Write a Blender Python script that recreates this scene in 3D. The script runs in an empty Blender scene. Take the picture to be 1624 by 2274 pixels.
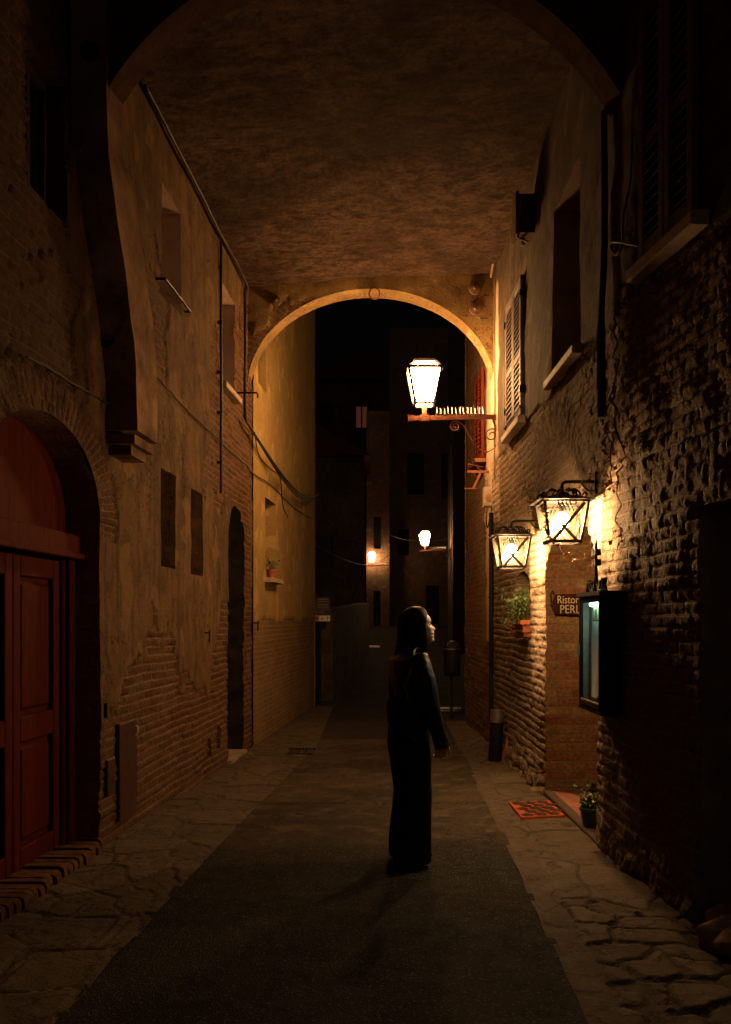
import bpy, math, random
from mathutils import Vector, Matrix, noise
from math import sin, cos, pi, radians, sqrt, exp, floor, atan2
random.seed(7)
SC = bpy.context.scene
COL = SC.collection

# ------------------------------------------------------------------ camera numbers
F, CX, HY, EYE = 2000.0, 812.0, 1375.0, 1.63       # focal length, principal column, horizon row, eye height


def at(x, y, Y):                                    # a point seen at x,y standing at distance Y
    return Vector(((x - CX) / F * Y, Y, EYE + (HY - y) / F * Y))


def XL(u):                                          # left wall line
    return -2.2903 + .0665 * u


XR = 1.68                                           # right wall line


def PL(u, v, n=0.0):
    return Vector((XL(u) + n, u, v))


def XRf(u):                                         # the nearer stretch swings outward
    return XR + .13 * max(0.0, 5.75 - u)


def PR(u, v, n=0.0):
    return Vector((XRf(u) - n, u, v))


def PD(u, v, n=0.0):
    return Vector((1.70 - n, u, v))


def onL(x, y, n=0.0):
    Y = (2.2903 - n) / ((CX - x) / F + .0665)
    return at(x, y, Y)


def onR(x, y, n=0.0):
    k = (x - CX) / F
    Y = (XR - n) / k
    if Y < 5.75:
        Y = (XR - n + .13 * 5.75) / (k + .13)
    return at(x, y, Y)


def lerp_tab(tab, t):
    if t <= tab[0][0]:
        return tab[0][1]
    for (a, va), (b, vb) in zip(tab, tab[1:]):
        if t <= b:
            k = (t - a) / (b - a)
            return va + (vb - va) * k
    return tab[-1][1]


GZ = [(-60, 0), (6.4, 0), (12, -.09), (18, -.185), (20.5, -.16), (26, .06), (34, .5), (40, .85), (60, 2.0), (120, 4)]


def gz(Y):
    return (lerp_tab(GZ, Y - .7) + lerp_tab(GZ, Y) + lerp_tab(GZ, Y + .7)) / 3


def ns(x, y, z=0.0):
    return noise.noise(Vector((x, y, z)))


def fr(x, y, z=0.0, o=4):
    return noise.fractal(Vector((x, y, z)), 1.0, 2.0, o)


def hsh(a, b, c=0):
    x = sin(a * 127.1 + b * 311.7 + c * 74.7) * 43758.5453
    return x - floor(x)


def clamp(x, a=0.0, b=1.0):
    return a if x < a else b if x > b else x


def sstep(a, b, x):
    t = clamp((x - a) / (b - a))
    return t * t * (3 - 2 * t)


def spl(pts, n=8):                                  # Catmull-Rom through points
    pts = [Vector(p) for p in pts]
    if len(pts) < 3:
        return pts
    q = [pts[0] * 2 - pts[1]] + pts + [pts[-1] * 2 - pts[-2]]
    out = []
    for i in range(1, len(q) - 2):
        a, b, c, d = q[i - 1], q[i], q[i + 1], q[i + 2]
        for k in range(n):
            t = k / n
            out.append(.5 * ((2 * b) + (c - a) * t + (2 * a - 5 * b + 4 * c - d) * t * t + (3 * b - a - 3 * c + d) * t ** 3))
    out.append(pts[-1])
    return out


# ------------------------------------------------------------------ mesh builder
class MB:
    def __init__(s):
        s.v, s.f, s.mi = [], [], []

    def add(s, vs, fs, mi=0):
        b = len(s.v)
        s.v += [Vector(p) for p in vs]
        s.f += [tuple(i + b for i in f) for f in fs]
        s.mi += [mi] * len(fs)
        return s

    def hexa(s, p, mi=0):                           # eight corners: bottom 0-3, top 4-7
        return s.add(p, [(3, 2, 1, 0), (4, 5, 6, 7), (0, 1, 5, 4), (1, 2, 6, 5), (2, 3, 7, 6), (3, 0, 4, 7)], mi)

    def box(s, x0, x1, y0, y1, z0, z1, mi=0, M=None):
        p = [Vector(q) for q in ((x0, y0, z0), (x1, y0, z0), (x1, y1, z0), (x0, y1, z0), (x0, y0, z1), (x1, y0, z1), (x1, y1, z1), (x0, y1, z1))]
        if M is not None:
            p = [M @ q for q in p]
        return s.hexa(p, mi)

    def pbox(s, P, u0, u1, v0, v1, n0, n1, mi=0, slope=0.0):      # box in wall coordinates; slope tilts a slat
        p = [P(u0, v0, n0), P(u1, v0, n0), P(u1, v0 - slope, n1), P(u0, v0 - slope, n1),
             P(u0, v1, n0), P(u1, v1, n0), P(u1, v1 - slope, n1), P(u0, v1 - slope, n1)]
        return s.hexa(p, mi)

    def bevbox(s, P, u0, u1, v0, v1, n0, n1, b, mi=0):            # box whose front edges are chamfered
        o = [P(u0, v0, n0), P(u1, v0, n0), P(u1, v1, n0), P(u0, v1, n0)]
        m = [P(u0, v0, n1 - b), P(u1, v0, n1 - b), P(u1, v1, n1 - b), P(u0, v1, n1 - b)]
        i = [P(u0 + b, v0 + b, n1), P(u1 - b, v0 + b, n1), P(u1 - b, v1 - b, n1), P(u0 + b, v1 - b, n1)]
        fs = [(8, 9, 10, 11), (3, 2, 1, 0)]
        for k in range(4):
            j = (k + 1) % 4
            fs += [(k, j, j + 4, k + 4), (k + 4, j + 4, j + 8, k + 8)]
        return s.add(o + m + i, fs, mi)

    def tube(s, pts, r, n=8, cap=True, mi=0):
        pts = [Vector(p) for p in pts]
        rs = r if isinstance(r, (list, tuple)) else [r] * len(pts)
        t0 = (pts[1] - pts[0]).normalized()
        up = Vector((0, 0, 1)) if abs(t0.z) < .9 else Vector((1, 0, 0))
        a = t0.cross(up).normalized()
        vs, fs = [], []
        for i, p in enumerate(pts):
            t = (pts[min(i + 1, len(pts) - 1)] - pts[max(i - 1, 0)])
            if t.length < 1e-9:
                t = t0
            t = t.normalized()
            a = (a - t * a.dot(t))
            if a.length < 1e-6:
                a = t.orthogonal()
            a = a.normalized()
            b = t.cross(a)
            for k in range(n):
                w = 2 * pi * k / n
                vs.append(p + (a * cos(w) + b * sin(w)) * rs[i])
        for i in range(len(pts) - 1):
            for k in range(n):
                j = (k + 1) % n
                fs.append((i * n + k, i * n + j, i * n + n + j, i * n + n + k))
        if cap:
            fs.append(tuple(range(n - 1, -1, -1)))
            fs.append(tuple(range((len(pts) - 1) * n, len(pts) * n)))
        return s.add(vs, fs, mi)

    def bar(s, a, b, w, h=None, mi=0):              # square bar between two points
        a, b = Vector(a), Vector(b)
        h = h or w
        t = (b - a).normalized()
        up = Vector((0, 0, 1)) if abs(t.z) < .95 else Vector((0, 1, 0))
        x = t.cross(up).normalized() * w / 2
        y = x.normalized().cross(t) * h / 2
        return s.hexa([a - x - y, a + x - y, a + x + y, a - x + y, b - x - y, b + x - y, b + x + y, b - x + y], mi)

    def lathe(s, prof, n=24, c=(0, 0, 0), mi=0, M=None):
        c = Vector(c)
        vs, fs = [], []
        for r, z in prof:
            for k in range(n):
                w = 2 * pi * k / n
                p = Vector((r * cos(w), r * sin(w), z))
                if M is not None:
                    p = M @ p
                vs.append(p + c)
        for i in range(len(prof) - 1):
            for k in range(n):
                j = (k + 1) % n
                fs.append((i * n + k, i * n + j, i * n + n + j, i * n + n + k))
        fs.append(tuple(range(n - 1, -1, -1)))
        fs.append(tuple(range((len(prof) - 1) * n, len(prof) * n)))
        return s.add(vs, fs, mi)

    def loft(s, rings, mi=0, cap=True):
        n = len(rings[0])
        vs = [p for r in rings for p in r]
        fs = []
        for i in range(len(rings) - 1):
            for k in range(n):
                j = (k + 1) % n
                fs.append((i * n + k, i * n + j, i * n + n + j, i * n + n + k))
        if cap:
            fs.append(tuple(range(n - 1, -1, -1)))
            fs.append(tuple(range((len(rings) - 1) * n, len(rings) * n)))
        return s.add(vs, fs, mi)

    def prism(s, poly, A, B, mi=0):                 # poly: 2D points, A(p) and B(p) give the two ends
        n = len(poly)
        vs = [A(p) for p in poly] + [B(p) for p in poly]
        fs = [tuple(range(n - 1, -1, -1)), tuple(range(n, 2 * n))]
        fs += [(k, (k + 1) % n, n + (k + 1) % n, n + k) for k in range(n)]
        return s.add(vs, fs, mi)

    def ball(s, c, r, mi=0, nu=16, nv=10, M=None):
        c = Vector(c)
        r = Vector(r) if not isinstance(r, (int, float)) else Vector((r, r, r))
        rings = []
        for i in range(nv + 1):
            ph = pi * (i + .02 * (i == 0) - .02 * (i == nv)) / nv
            ring = []
            for k in range(nu):
                w = 2 * pi * k / nu
                p = Vector((r.x * sin(ph) * cos(w), r.y * sin(ph) * sin(w), -r.z * cos(ph)))
                if M is not None:
                    p = M @ p
                ring.append(c + p)
            rings.append(ring)
        return s.loft(rings, mi)

    def leaf(s, p, size, mi=0, up=None):
        d = Vector((random.uniform(-1, 1), random.uniform(-1, 1), random.uniform(-.6, .8))).normalized()
        o = d.orthogonal().normalized()
        o.rotate(Matrix.Rotation(random.uniform(0, 6.28), 3, d))
        q = d.cross(o)
        l, w = size, size * random.uniform(.3, .5)
        p = Vector(p)
        return s.add([p, p + d * l * .5 + o * w - q * w * .3, p + d * l, p + d * l * .5 - o * w - q * w * .3, p + d * l * .5],
                     [(0, 1, 4), (1, 2, 4), (2, 3, 4), (3, 0, 4)], mi)

    def mesh(s, name, mats, off=Vector((0, 0, 0)), smooth=None):
        me = bpy.data.meshes.new(name)
        me.from_pydata([tuple(p - off) for p in s.v], [], s.f)
        for m in (mats if isinstance(mats, (list, tuple)) else [mats]):
            me.materials.append(m)
        me.polygons.foreach_set('material_index', s.mi)
        if smooth is not None:
            me.polygons.foreach_set('use_smooth', [True] * len(s.f))
            me.set_sharp_from_angle(angle=radians(smooth))
        me.update()
        return me


def world_off(o):
    off = Vector((0, 0, 0))
    while o is not None:
        off += o.location
        o = o.parent
    return off


def link(name, me, parent=None, loc=None):
    o = bpy.data.objects.new(name, me)
    COL.objects.link(o)
    if parent is not None:
        o.parent = parent
    if loc is not None:
        o.location = loc
    return o


def thing(name, label, cat, loc, group=None):
    o = bpy.data.objects.new(name, None)
    COL.objects.link(o)
    o.empty_display_size = .1
    o.location = loc
    o['label'] = label
    o['category'] = cat
    if group:
        o['group'] = group
    return o


def part(name, mb, mats, parent, smooth=None, label=None):
    o = link(name, mb.mesh(name, mats, world_off(parent), smooth), parent)
    if label:
        o['label'] = label
    return o


def solo(name, mb, mats, label, cat, smooth=None, group=None, kind=None):
    xs = [p.x for p in mb.v]; ys = [p.y for p in mb.v]; zs = [p.z for p in mb.v]
    off = Vector(((min(xs) + max(xs)) / 2, (min(ys) + max(ys)) / 2, min(zs)))
    o = link(name, mb.mesh(name, mats, off, smooth), None, off)
    if kind:
        o['kind'] = kind
    else:
        o['label'] = label
        o['category'] = cat
    if group:
        o['group'] = group
    return o


def copy_tree(o, parent=None):
    c = o.copy()
    COL.objects.link(c)
    c.parent = parent
    for ch in list(o.children):
        copy_tree(ch, c)
    return c


# ------------------------------------------------------------------ materials
class NT:
    def __init__(s, name):
        s.m = bpy.data.materials.new(name)
        s.m.use_nodes = True
        s.t = s.m.node_tree
        s.t.nodes.clear()
        s.out = s.t.nodes.new('ShaderNodeOutputMaterial')

    def n(s, typ, ins=None, **props):
        nd = s.t.nodes.new('ShaderNode' + typ)
        for k, v in props.items():
            setattr(nd, k, v)
        for k, v in (ins or {}).items():
            s.set(nd.inputs[k], v)
        return nd

    def set(s, sock, v):
        if isinstance(v, bpy.types.NodeSocket):
            s.t.links.new(v, sock)
        elif isinstance(v, (tuple, list)) and sock.type == 'RGBA' and len(v) == 3:
            sock.default_value = (*v, 1)
        else:
            sock.default_value = v

    def math(s, op, a, b=0.0, c=False):
        nd = s.t.nodes.new('ShaderNodeMath')
        nd.operation = op
        nd.use_clamp = c
        s.set(nd.inputs[0], a)
        s.set(nd.inputs[1], b)
        return nd.outputs[0]

    def mix(s, fac, a, b, mode='MIX'):
        nd = s.t.nodes.new('ShaderNodeMix')
        nd.data_type = 'RGBA'
        nd.blend_type = mode
        s.set(nd.inputs[0], fac)
        s.set(nd.inputs[6], a)
        s.set(nd.inputs[7], b)
        return nd.outputs[2]

    def obj(s, scale=(1, 1, 1)):
        tc = s.n('TexCoord').outputs['Object']
        return s.n('Mapping', {'Vector': tc, 'Scale': scale}).outputs[0]

    def noise(s, vec, scale, detail=6.0, rough=.6, dist=0.0):
        return s.n('TexNoise', {'Vector': vec, 'Scale': scale, 'Detail': detail, 'Roughness': rough, 'Distortion': dist}).outputs['Fac']

    def ramp(s, fac, stops):
        nd = s.n('ValToRGB', {'Fac': fac})
        cr = nd.color_ramp
        while len(cr.elements) < len(stops):
            cr.elements.new(.5)
        for e, (p, c) in zip(cr.elements, stops):
            e.position = p
            e.color = (*c, 1) if isinstance(c, (tuple, list)) else (c, c, c, 1)
        return nd.outputs[0]

    def bump(s, h, strength, dist, normal=None):
        ins = {'Height': h, 'Strength': strength, 'Distance': dist}
        if normal is not None:
            ins['Normal'] = normal
        return s.n('Bump', ins).outputs[0]

    def finish(s, col, rough=.8, normal=None, metal=0.0, spec=.4):
        b = s.n('BsdfPrincipled', {'Base Color': col, 'Roughness': rough, 'Metallic': metal, 'Specular IOR Level': spec})
        if normal is not None:
            s.set(b.inputs['Normal'], normal)
        s.t.links.new(b.outputs[0], s.out.inputs[0])
        return s.m


def M(name, col, rough=.7, metal=0.0, amp=.35, scale=9, bump=.25, bscale=70, spec=.4, stretch=(1, 1, 1)):
    t = NT(name)
    o = t.obj(stretch)
    f = t.noise(o, scale)
    c = t.ramp(f, [(.3, [x * (1 - amp) for x in col]), (.7, [min(1, x * (1 + amp)) for x in col])])
    b = t.bump(t.noise(o, bscale, 4), bump, .004)
    r = t.math('ADD', t.math('MULTIPLY', t.noise(o, scale * 2.3), .25), rough - .12)
    return t.finish(c, r, b, metal, spec)


def emis(name, col, k):
    t = NT(name)
    e = t.n('Emission', {'Color': col, 'Strength': k})
    t.t.links.new(e.outputs[0], t.out.inputs[0])
    return t.m


def glass(name, tint=(1, 1, 1), fac=.07):
    t = NT(name)
    o = t.obj()
    dirt = t.math('MULTIPLY', t.noise(o, 30), fac * 1.3)
    a = t.n('BsdfTransparent', {'Color': tint})
    g = t.n('BsdfGlossy', {'Roughness': .06, 'Color': (1, 1, 1)})
    d = t.n('BsdfDiffuse', {'Color': (.5, .42, .3)})
    m1 = t.n('MixShader', {0: fac, 1: a.outputs[0], 2: g.outputs[0]})
    m2 = t.n('MixShader', {0: dirt, 1: m1.outputs[0], 2: d.outputs[0]})
    t.t.links.new(m2.outputs[0], t.out.inputs[0])
    return t.m


def masonry(name, b1, b2, mortar, pl_lo, pl_hi, bw=.25, rh=.07, ms=.009, streak=.5, stain=(.10, .075, .05), bumpk=.8, uv=True):
    """bricks in the wall's own UV metres, plaster over them where the 'brick' attribute is low"""
    t = NT(name)
    o = t.obj()
    vec = t.n('UVMap').outputs[0] if uv else o
    n1 = t.noise(o, 34, 5)
    wob = t.n('VectorMath', {0: vec, 1: t.n('VectorMath', {0: t.n('TexNoise', {'Vector': o, 'Scale': 22.0, 'Detail': 3.0}).outputs['Color'], 1: (.022, .017, .0)}, operation='MULTIPLY').outputs[0]}, operation='ADD').outputs[0]
    br = t.n('TexBrick', {'Vector': wob, 'Color1': b1, 'Color2': b2, 'Mortar': mortar, 'Scale': 1.0, 'Mortar Size': ms,
                          'Mortar Smooth': .35, 'Bias': .0, 'Brick Width': bw, 'Row Height': rh})
    big = t.noise(o, 1.1, 5, .6)
    mid = t.noise(o, 5.5, 6, .65)
    fine = t.noise(o, 60, 6, .7)
    bc = t.mix(t.ramp(mid, [(.35, 0), (.7, .55)]), br.outputs['Color'], [x * .62 for x in mortar])
    bc = t.mix(t.ramp(big, [(.4, 0), (.66, .5)]), bc, [(a + b) * .5 for a, b in zip(pl_hi, mortar)])
    bc = t.mix(.75, bc, t.ramp(n1, [(.3, .25), (.68, 1.0)]), 'MULTIPLY')
    bc = t.mix(t.math('MULTIPLY', br.outputs['Fac'], .6), bc, [min(1, x * 1.0) for x in mortar])
    st = t.noise(t.obj((7, 7, .55)), 1.0, 5, .6)
    pc = t.ramp(mid, [(.3, pl_lo), (.62, pl_hi)])
    pc = t.mix(t.math('MULTIPLY', t.ramp(big, [(.42, 0), (.62, 1)]), .55), pc, stain)
    pc = t.mix(t.math('MULTIPLY', t.ramp(st, [(.47, 0), (.72, 1)]), streak), pc, stain)
    pc = t.mix(.7, pc, t.ramp(fine, [(.32, .4), (.66, 1.0)]), 'MULTIPLY')
    pc = t.mix(t.math('MULTIPLY', t.ramp(t.noise(o, 2.3, 3, .45), [(.60, 0), (.63, 1)]), .3), pc, [min(1, x * 1.5) for x in pl_hi])
    at_ = t.n('Attribute', attribute_name='brick').outputs['Fac']
    mk = t.math('ADD', at_, t.math('MULTIPLY', t.math('SUBTRACT', t.noise(o, 6, 8, .72), .5), 2.6))
    mk = t.ramp(mk, [(.46, 0), (.54, 1)])
    cr = t.math('ABSOLUTE', t.math('SUBTRACT', t.noise(o, 1.7, 9, .62, .3), .5))
    cr = t.math('MULTIPLY', t.ramp(cr, [(0, 1), (.0045, 0)]), t.ramp(t.noise(o, .8, 2), [(.46, 0), (.6, 1)]))
    pit = t.ramp(t.noise(o, 19, 3, .5), [(.66, 0), (.71, 1)])
    dk = t.math('MAXIMUM', cr, t.math('MULTIPLY', pit, .55))
    pc = t.mix(t.math('MULTIPLY', dk, .8), pc, [x * .35 for x in stain])
    col = t.mix(mk, pc, bc)
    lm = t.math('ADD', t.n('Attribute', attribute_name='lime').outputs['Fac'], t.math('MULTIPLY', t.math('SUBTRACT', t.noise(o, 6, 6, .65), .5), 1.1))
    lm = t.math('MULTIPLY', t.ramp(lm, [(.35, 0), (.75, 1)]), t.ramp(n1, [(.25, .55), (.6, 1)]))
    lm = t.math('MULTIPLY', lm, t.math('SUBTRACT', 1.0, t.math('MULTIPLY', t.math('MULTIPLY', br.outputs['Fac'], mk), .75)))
    col = t.mix(lm, col, (.50, .36, .26))  # pale wash; on the restaurant wall it also stands in for lamp glow
    col = t.mix(t.n('Attribute', attribute_name='dark_tone').outputs['Fac'], col, (.5, .42, .38), 'MULTIPLY')  # multiplies the wall colour darker where the mask is high
    hb = t.math('ADD', t.math('MULTIPLY', t.math('SUBTRACT', 1.0, br.outputs['Fac']), .75), t.math('MULTIPLY', n1, .7))
    hp = t.math('ADD', t.math('MULTIPLY', mid, .9), t.math('MULTIPLY', fine, .22))
    hp = t.math('SUBTRACT', t.math('ADD', hp, .75), t.math('MULTIPLY', dk, .8))
    h = t.n('Mix', {0: mk, 2: hp, 3: hb}).outputs[0]
    bmp = t.bump(h, bumpk, .028)
    bmp = t.bump(fine, .6, .006, bmp)
    return t.finish(col, .92, bmp, 0, .2)


m_left = masonry('old_ochre_plaster', (0.068, 0.025, 0.012), (0.136, 0.062, 0.028), (0.176, 0.106, 0.059), (0.094, 0.051, 0.023), (0.179, 0.106, 0.050), stain=(0.045, 0.026, 0.012), streak=.75)
m_right = masonry('pale_weathered_brick', (0.224, 0.119, 0.066), (0.277, 0.191, 0.119), (0.244, 0.185, 0.119), (0.062, 0.040, 0.026), (0.135, 0.092, 0.060), rh=.075, bw=.17, ms=.012, stain=(0.045, 0.030, 0.020), streak=.75, bumpk=1.0)
m_reveal = masonry('red_brown_brick', (0.30, 0.085, 0.036), (0.46, 0.29, 0.13), (0.24, 0.165, 0.095), (0.182, 0.119, 0.070), (0.252, 0.175, 0.105), rh=.085, bw=.26)
m_ochre = masonry('yellow_ochre_render', (0.210, 0.097, 0.049), (0.258, 0.149, 0.078), (0.281, 0.200, 0.120), (0.328, 0.209, 0.070), (0.429, 0.298, 0.120), stain=(0.258, 0.172, 0.070), streak=.35, bumpk=.35)
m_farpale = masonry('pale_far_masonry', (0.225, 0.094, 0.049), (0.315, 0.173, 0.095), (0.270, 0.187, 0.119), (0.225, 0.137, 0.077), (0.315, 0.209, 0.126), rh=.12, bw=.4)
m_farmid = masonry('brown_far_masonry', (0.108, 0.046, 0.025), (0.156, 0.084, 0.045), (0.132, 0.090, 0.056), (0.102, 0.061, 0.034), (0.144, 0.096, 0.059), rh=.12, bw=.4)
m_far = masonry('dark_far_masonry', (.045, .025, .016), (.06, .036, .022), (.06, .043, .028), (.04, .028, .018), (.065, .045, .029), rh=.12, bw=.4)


def mk_ceiling():
    t = NT('trowelled_soffit')
    o = t.obj()
    s = t.obj((2.2, 4.0, 3))
    a = t.noise(s, 2.2, 12, .74, .2)
    b = t.noise(o, 19, 10, .8)
    c = t.noise(o, .9, 4)
    col = t.ramp(a, [(.34, (.040, .0235, .016)), (.62, (.225, .138, .095))])
    col = t.mix(t.ramp(c, [(.4, 0), (.7, .5)]), col, (.055, .028, .018))
    col = t.mix(.85, col, t.ramp(b, [(.36, .25), (.6, 1)]), 'MULTIPLY')
    dark_tone = t.noise(o, .45, 5, .6)  # sooty blotches at random
    col = t.mix(t.ramp(dark_tone, [(.45, 0), (.62, .6)]), col, (.03, .018, .013))
    h = t.math('ADD', t.math('MULTIPLY', a, 1.0), t.math('MULTIPLY', b, .9))
    return t.finish(col, .95, t.bump(h, 1.0, .07), 0, .15)


m_ceil = mk_ceiling()


def mk_asphalt(name, lo, hi, fleck, k):
    t = NT(name)
    o = t.obj()
    v = t.n('TexVoronoi', {'Vector': o, 'Scale': 75.0}, feature='F1')
    big = t.noise(o, 1.3, 5)
    c = t.ramp(t.noise(o, 30, 6, .7), [(.3, lo), (.7, hi)])
    c = t.mix(t.ramp(big, [(.4, 0), (.65, .5)]), c, [x * .6 for x in lo])
    c = t.mix(t.ramp(t.n('SeparateColor', {0: v.outputs['Color']}).outputs[0], [(.955, 0), (.965, k)]), c, fleck)
    h = t.math('ADD', t.math('MULTIPLY', v.outputs['Distance'], 1.2), t.math('MULTIPLY', t.noise(o, 12, 6), .5))
    rough = t.ramp(t.noise(o, 6, 5), [(.3, .75), (.7, .95)])
    return t.finish(c, rough, t.bump(h, .8, .012), 0, .12)


m_asph = mk_asphalt('coarse_dark_asphalt', (.011, .0105, .009), (.027, .025, .021), (.12, .11, .09), .6)
m_asph2 = mk_asphalt('worn_pale_asphalt', (.036, .028, .020), (.10, .075, .052), (.2, .16, .11), .35)


def mk_road():
    """dark coarse resurfacing nearest, older worn asphalt with patches beyond it"""
    t = NT('patched_road')
    o = t.obj()
    v = t.n('TexVoronoi', {'Vector': o, 'Scale': 110.0}, feature='F1')
    y = t.n('SeparateXYZ', {0: t.n('TexCoord').outputs['Object']}).outputs[1]
    ed = t.math('ADD', y, t.math('MULTIPLY', t.math('SUBTRACT', t.noise(t.obj((1.1, .25, 1)), 1.4, 8, .65), .5), 1.5))
    ed = t.math('ADD', ed, t.math('MULTIPLY', t.math('SUBTRACT', t.noise(o, 40, 3), .5), .35))
    k = t.ramp(t.math('MULTIPLY', t.math('SUBTRACT', ed, 6.1), 1.2), [(.25, 0), (.75, 1)])
    big = t.noise(o, .9, 6, .6)
    mid = t.noise(o, 30, 6, .7)
    a = t.ramp(mid, [(.3, (.012, .011, .0095)), (.7, (.028, .026, .022))])
    b = t.ramp(mid, [(.3, (.034, .026, .019)), (.7, (.098, .073, .05))])  # worn asphalt, with the lit pool's brightness put into its colour
    b = t.mix(t.ramp(big, [(.42, 0), (.58, .75)]), b, (.026, .021, .016))
    b = t.mix(t.ramp(t.noise(o, 3.5, 6, .7), [(.52, 0), (.66, .6)]), b, (.13, .10, .07))
    c = t.mix(k, a, b)
    sp = t.n('SeparateColor', {0: v.outputs['Color']}).outputs[0]
    c = t.mix(t.math('MULTIPLY', t.ramp(sp, [(.93, 0), (.95, 1)]), t.math('SUBTRACT', .5, t.math('MULTIPLY', k, .35))), c, (.13, .12, .10))
    cr = t.math('ABSOLUTE', t.math('SUBTRACT', t.noise(o, .8, 8, .6, .4), .5))
    cr = t.math('MULTIPLY', t.ramp(cr, [(0, 1), (.004, 0)]), k)
    c = t.mix(t.math('MULTIPLY', cr, .8), c, (.012, .01, .008))
    h = t.math('ADD', t.math('MULTIPLY', v.outputs['Distance'], .8), t.math('MULTIPLY', t.noise(o, 12, 6), .6))
    h = t.math('SUBTRACT', h, t.math('MULTIPLY', cr, 1.0))
    return t.finish(c, t.ramp(t.noise(o, 6, 5), [(.3, .75), (.7, .95)]), t.bump(h, .8, .012), 0, .12)


m_road = mk_road()


def mk_paving():
    t = NT('worn_stone_paving')
    o = t.obj()
    tint = t.n('Attribute', attribute_name='tint').outputs['Fac']
    gap = t.n('Attribute', attribute_name='gap').outputs['Fac']
    c = t.ramp(tint, [(0, (.06, .046, .032)), (.5, (.095, .073, .05)), (1, (.155, .118, .082))])
    c = t.mix(t.ramp(t.noise(o, 3.2, 6, .65), [(.35, 0), (.7, .7)]), c, (.14, .10, .07))
    c = t.mix(.6, c, t.ramp(t.noise(o, 40, 6, .7), [(.3, .4), (.7, 1)]), 'MULTIPLY')
    cr = t.math('ABSOLUTE', t.math('SUBTRACT', t.noise(o, 2.2, 9, .65, .5), .5))
    cr = t.ramp(cr, [(0, 1), (.007, 0)])
    gap = t.math('MAXIMUM', gap, t.math('MULTIPLY', cr, .7))
    c = t.mix(gap, c, (.03, .022, .016))
    h = t.math('ADD', t.math('MULTIPLY', t.noise(o, 11, 9, .68), 1.2), t.math('MULTIPLY', t.noise(o, 70, 4), .3))
    h = t.math('SUBTRACT', h, t.math('MULTIPLY', gap, .6))
    return t.finish(c, t.ramp(t.noise(o, 8, 5), [(.3, .65), (.7, .95)]), t.bump(h, .9, .02), 0, .2)


m_pave = mk_paving()


def mk_wood(name, lo, hi, rough=.45):
    t = NT(name)
    o = t.obj((9, 9, .7))
    a = t.noise(o, 3.0, 8, .6, 1.2)
    b = t.noise(t.obj((40, 40, 1.5)), 2.0, 4)
    c = t.ramp(a, [(.3, lo), (.7, hi)])
    c = t.mix(.4, c, t.ramp(b, [(.3, .5), (.7, 1)]), 'MULTIPLY')
    return t.finish(c, rough, t.bump(b, .5, .004), 0, .08)


m_wood = mk_wood('varnished_red_wood', (.045, .0038, .0015), (.10, .010, .003), .75)
m_shut = mk_wood('dark_shutter_paint', (.15, .115, .105), (.21, .165, .15), .55)
m_shutd = mk_wood('brown_shutter_paint', (.09, .045, .03), (.13, .07, .045), .6)
m_redshut = mk_wood('red_shutter_paint', (.10, .014, .006), (.15, .024, .010), .6)
m_signwood = mk_wood('dark_sign_wood', (.035, .012, .008), (.06, .02, .012), .6)
m_iron = M('black_wrought_iron', (.010, .008, .007), .55, .2, .3, bump=.3, spec=.3)
m_rust = M('red_brown_painted_steel', (.20, .065, .035), .55, .1, .3, bump=.2)
m_cable = M('black_cable', (.012, .010, .009), .6)
m_conduit = M('painted_conduit', (.22, .16, .11), .6)
m_dark = M('unlit_interior', (.012, .009, .008), .8)
m_sill = M('travertine_sill', (.36, .27, .2), .7, amp=.3, bump=.4)
m_hatch = M('maroon_metal_hatch', (.055, .02, .016), .5, .2)
m_white = M('white_enamel', (.7, .68, .62), .5, amp=.1)
m_terra = M('terracotta', (.34, .10, .045), .75)
m_green = M('dark_green_plastic', (.02, .06, .025), .5)
m_leaf = M('green_leaf', (.055, .10, .022), .55, amp=.5, scale=14)
m_dryleaf = M('orange_dry_leaf', (.42, .13, .03), .7, amp=.4, scale=14)
m_twig = M('dry_twig', (.10, .06, .035), .85)
m_petal = M('pink_petal', (.5, .14, .2), .6)
m_petalw = M('white_petal', (.75, .7, .6), .6)
m_mat = M('orange_coir', (.42, .075, .02), .95, amp=.4, scale=60, bump=.9, bscale=240)
m_matd = M('dark_coir', (.04, .018, .01), .95, bump=.9, bscale=240)
m_steel = M('dull_steel', (.5, .48, .45), .32, .9, .2)
m_black = M('black_plastic', (.008, .008, .009), .6, spec=.2)
m_panebk = M('dark_window_glass', (.015, .013, .014), .12, 0, .2, bump=.0)
m_cream = M('cream_lettering', (.55, .47, .32), .7, amp=.2)
m_paper = M('menu_paper', (.84, .86, .82), .8, amp=.12, scale=4, bump=.15, bscale=12)
m_card = M('yellow_card', (.55, .42, .1), .7)
m_cardb = M('blue_ink', (.04, .06, .16), .7)
m_signblk = M('brown_sign_board', (.03, .016, .014), .55)
m_grey = M('grey_lettering', (.16, .14, .13), .7)
m_red = M('red_pictogram', (.38, .02, .015), .6)
m_stone = M('rough_stone_block', (.26, .19, .14), .9, amp=.4, scale=6, bump=.9, bscale=30)
m_lampglass = emis('glowing_lamp_glass', (1.0, .51, .18), 185.0)
m_lampglass_top = emis('glowing_roof_glass', (1.0, .50, .165), 330.0)
m_bulb = emis('glowing_bulb', (1.0, .55, .22), 1250.0)
m_tube = emis('cold_tube_light', (.46, 1.0, .92), 30.0)
m_litwin = emis('dim_lit_window', (1.0, .3, .16), .045)
m_glass = glass('clear_lantern_glass')
m_skin = M('skin', (.74, .44, .33), .5, amp=.08, scale=20, bump=.1, bscale=180)
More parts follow.
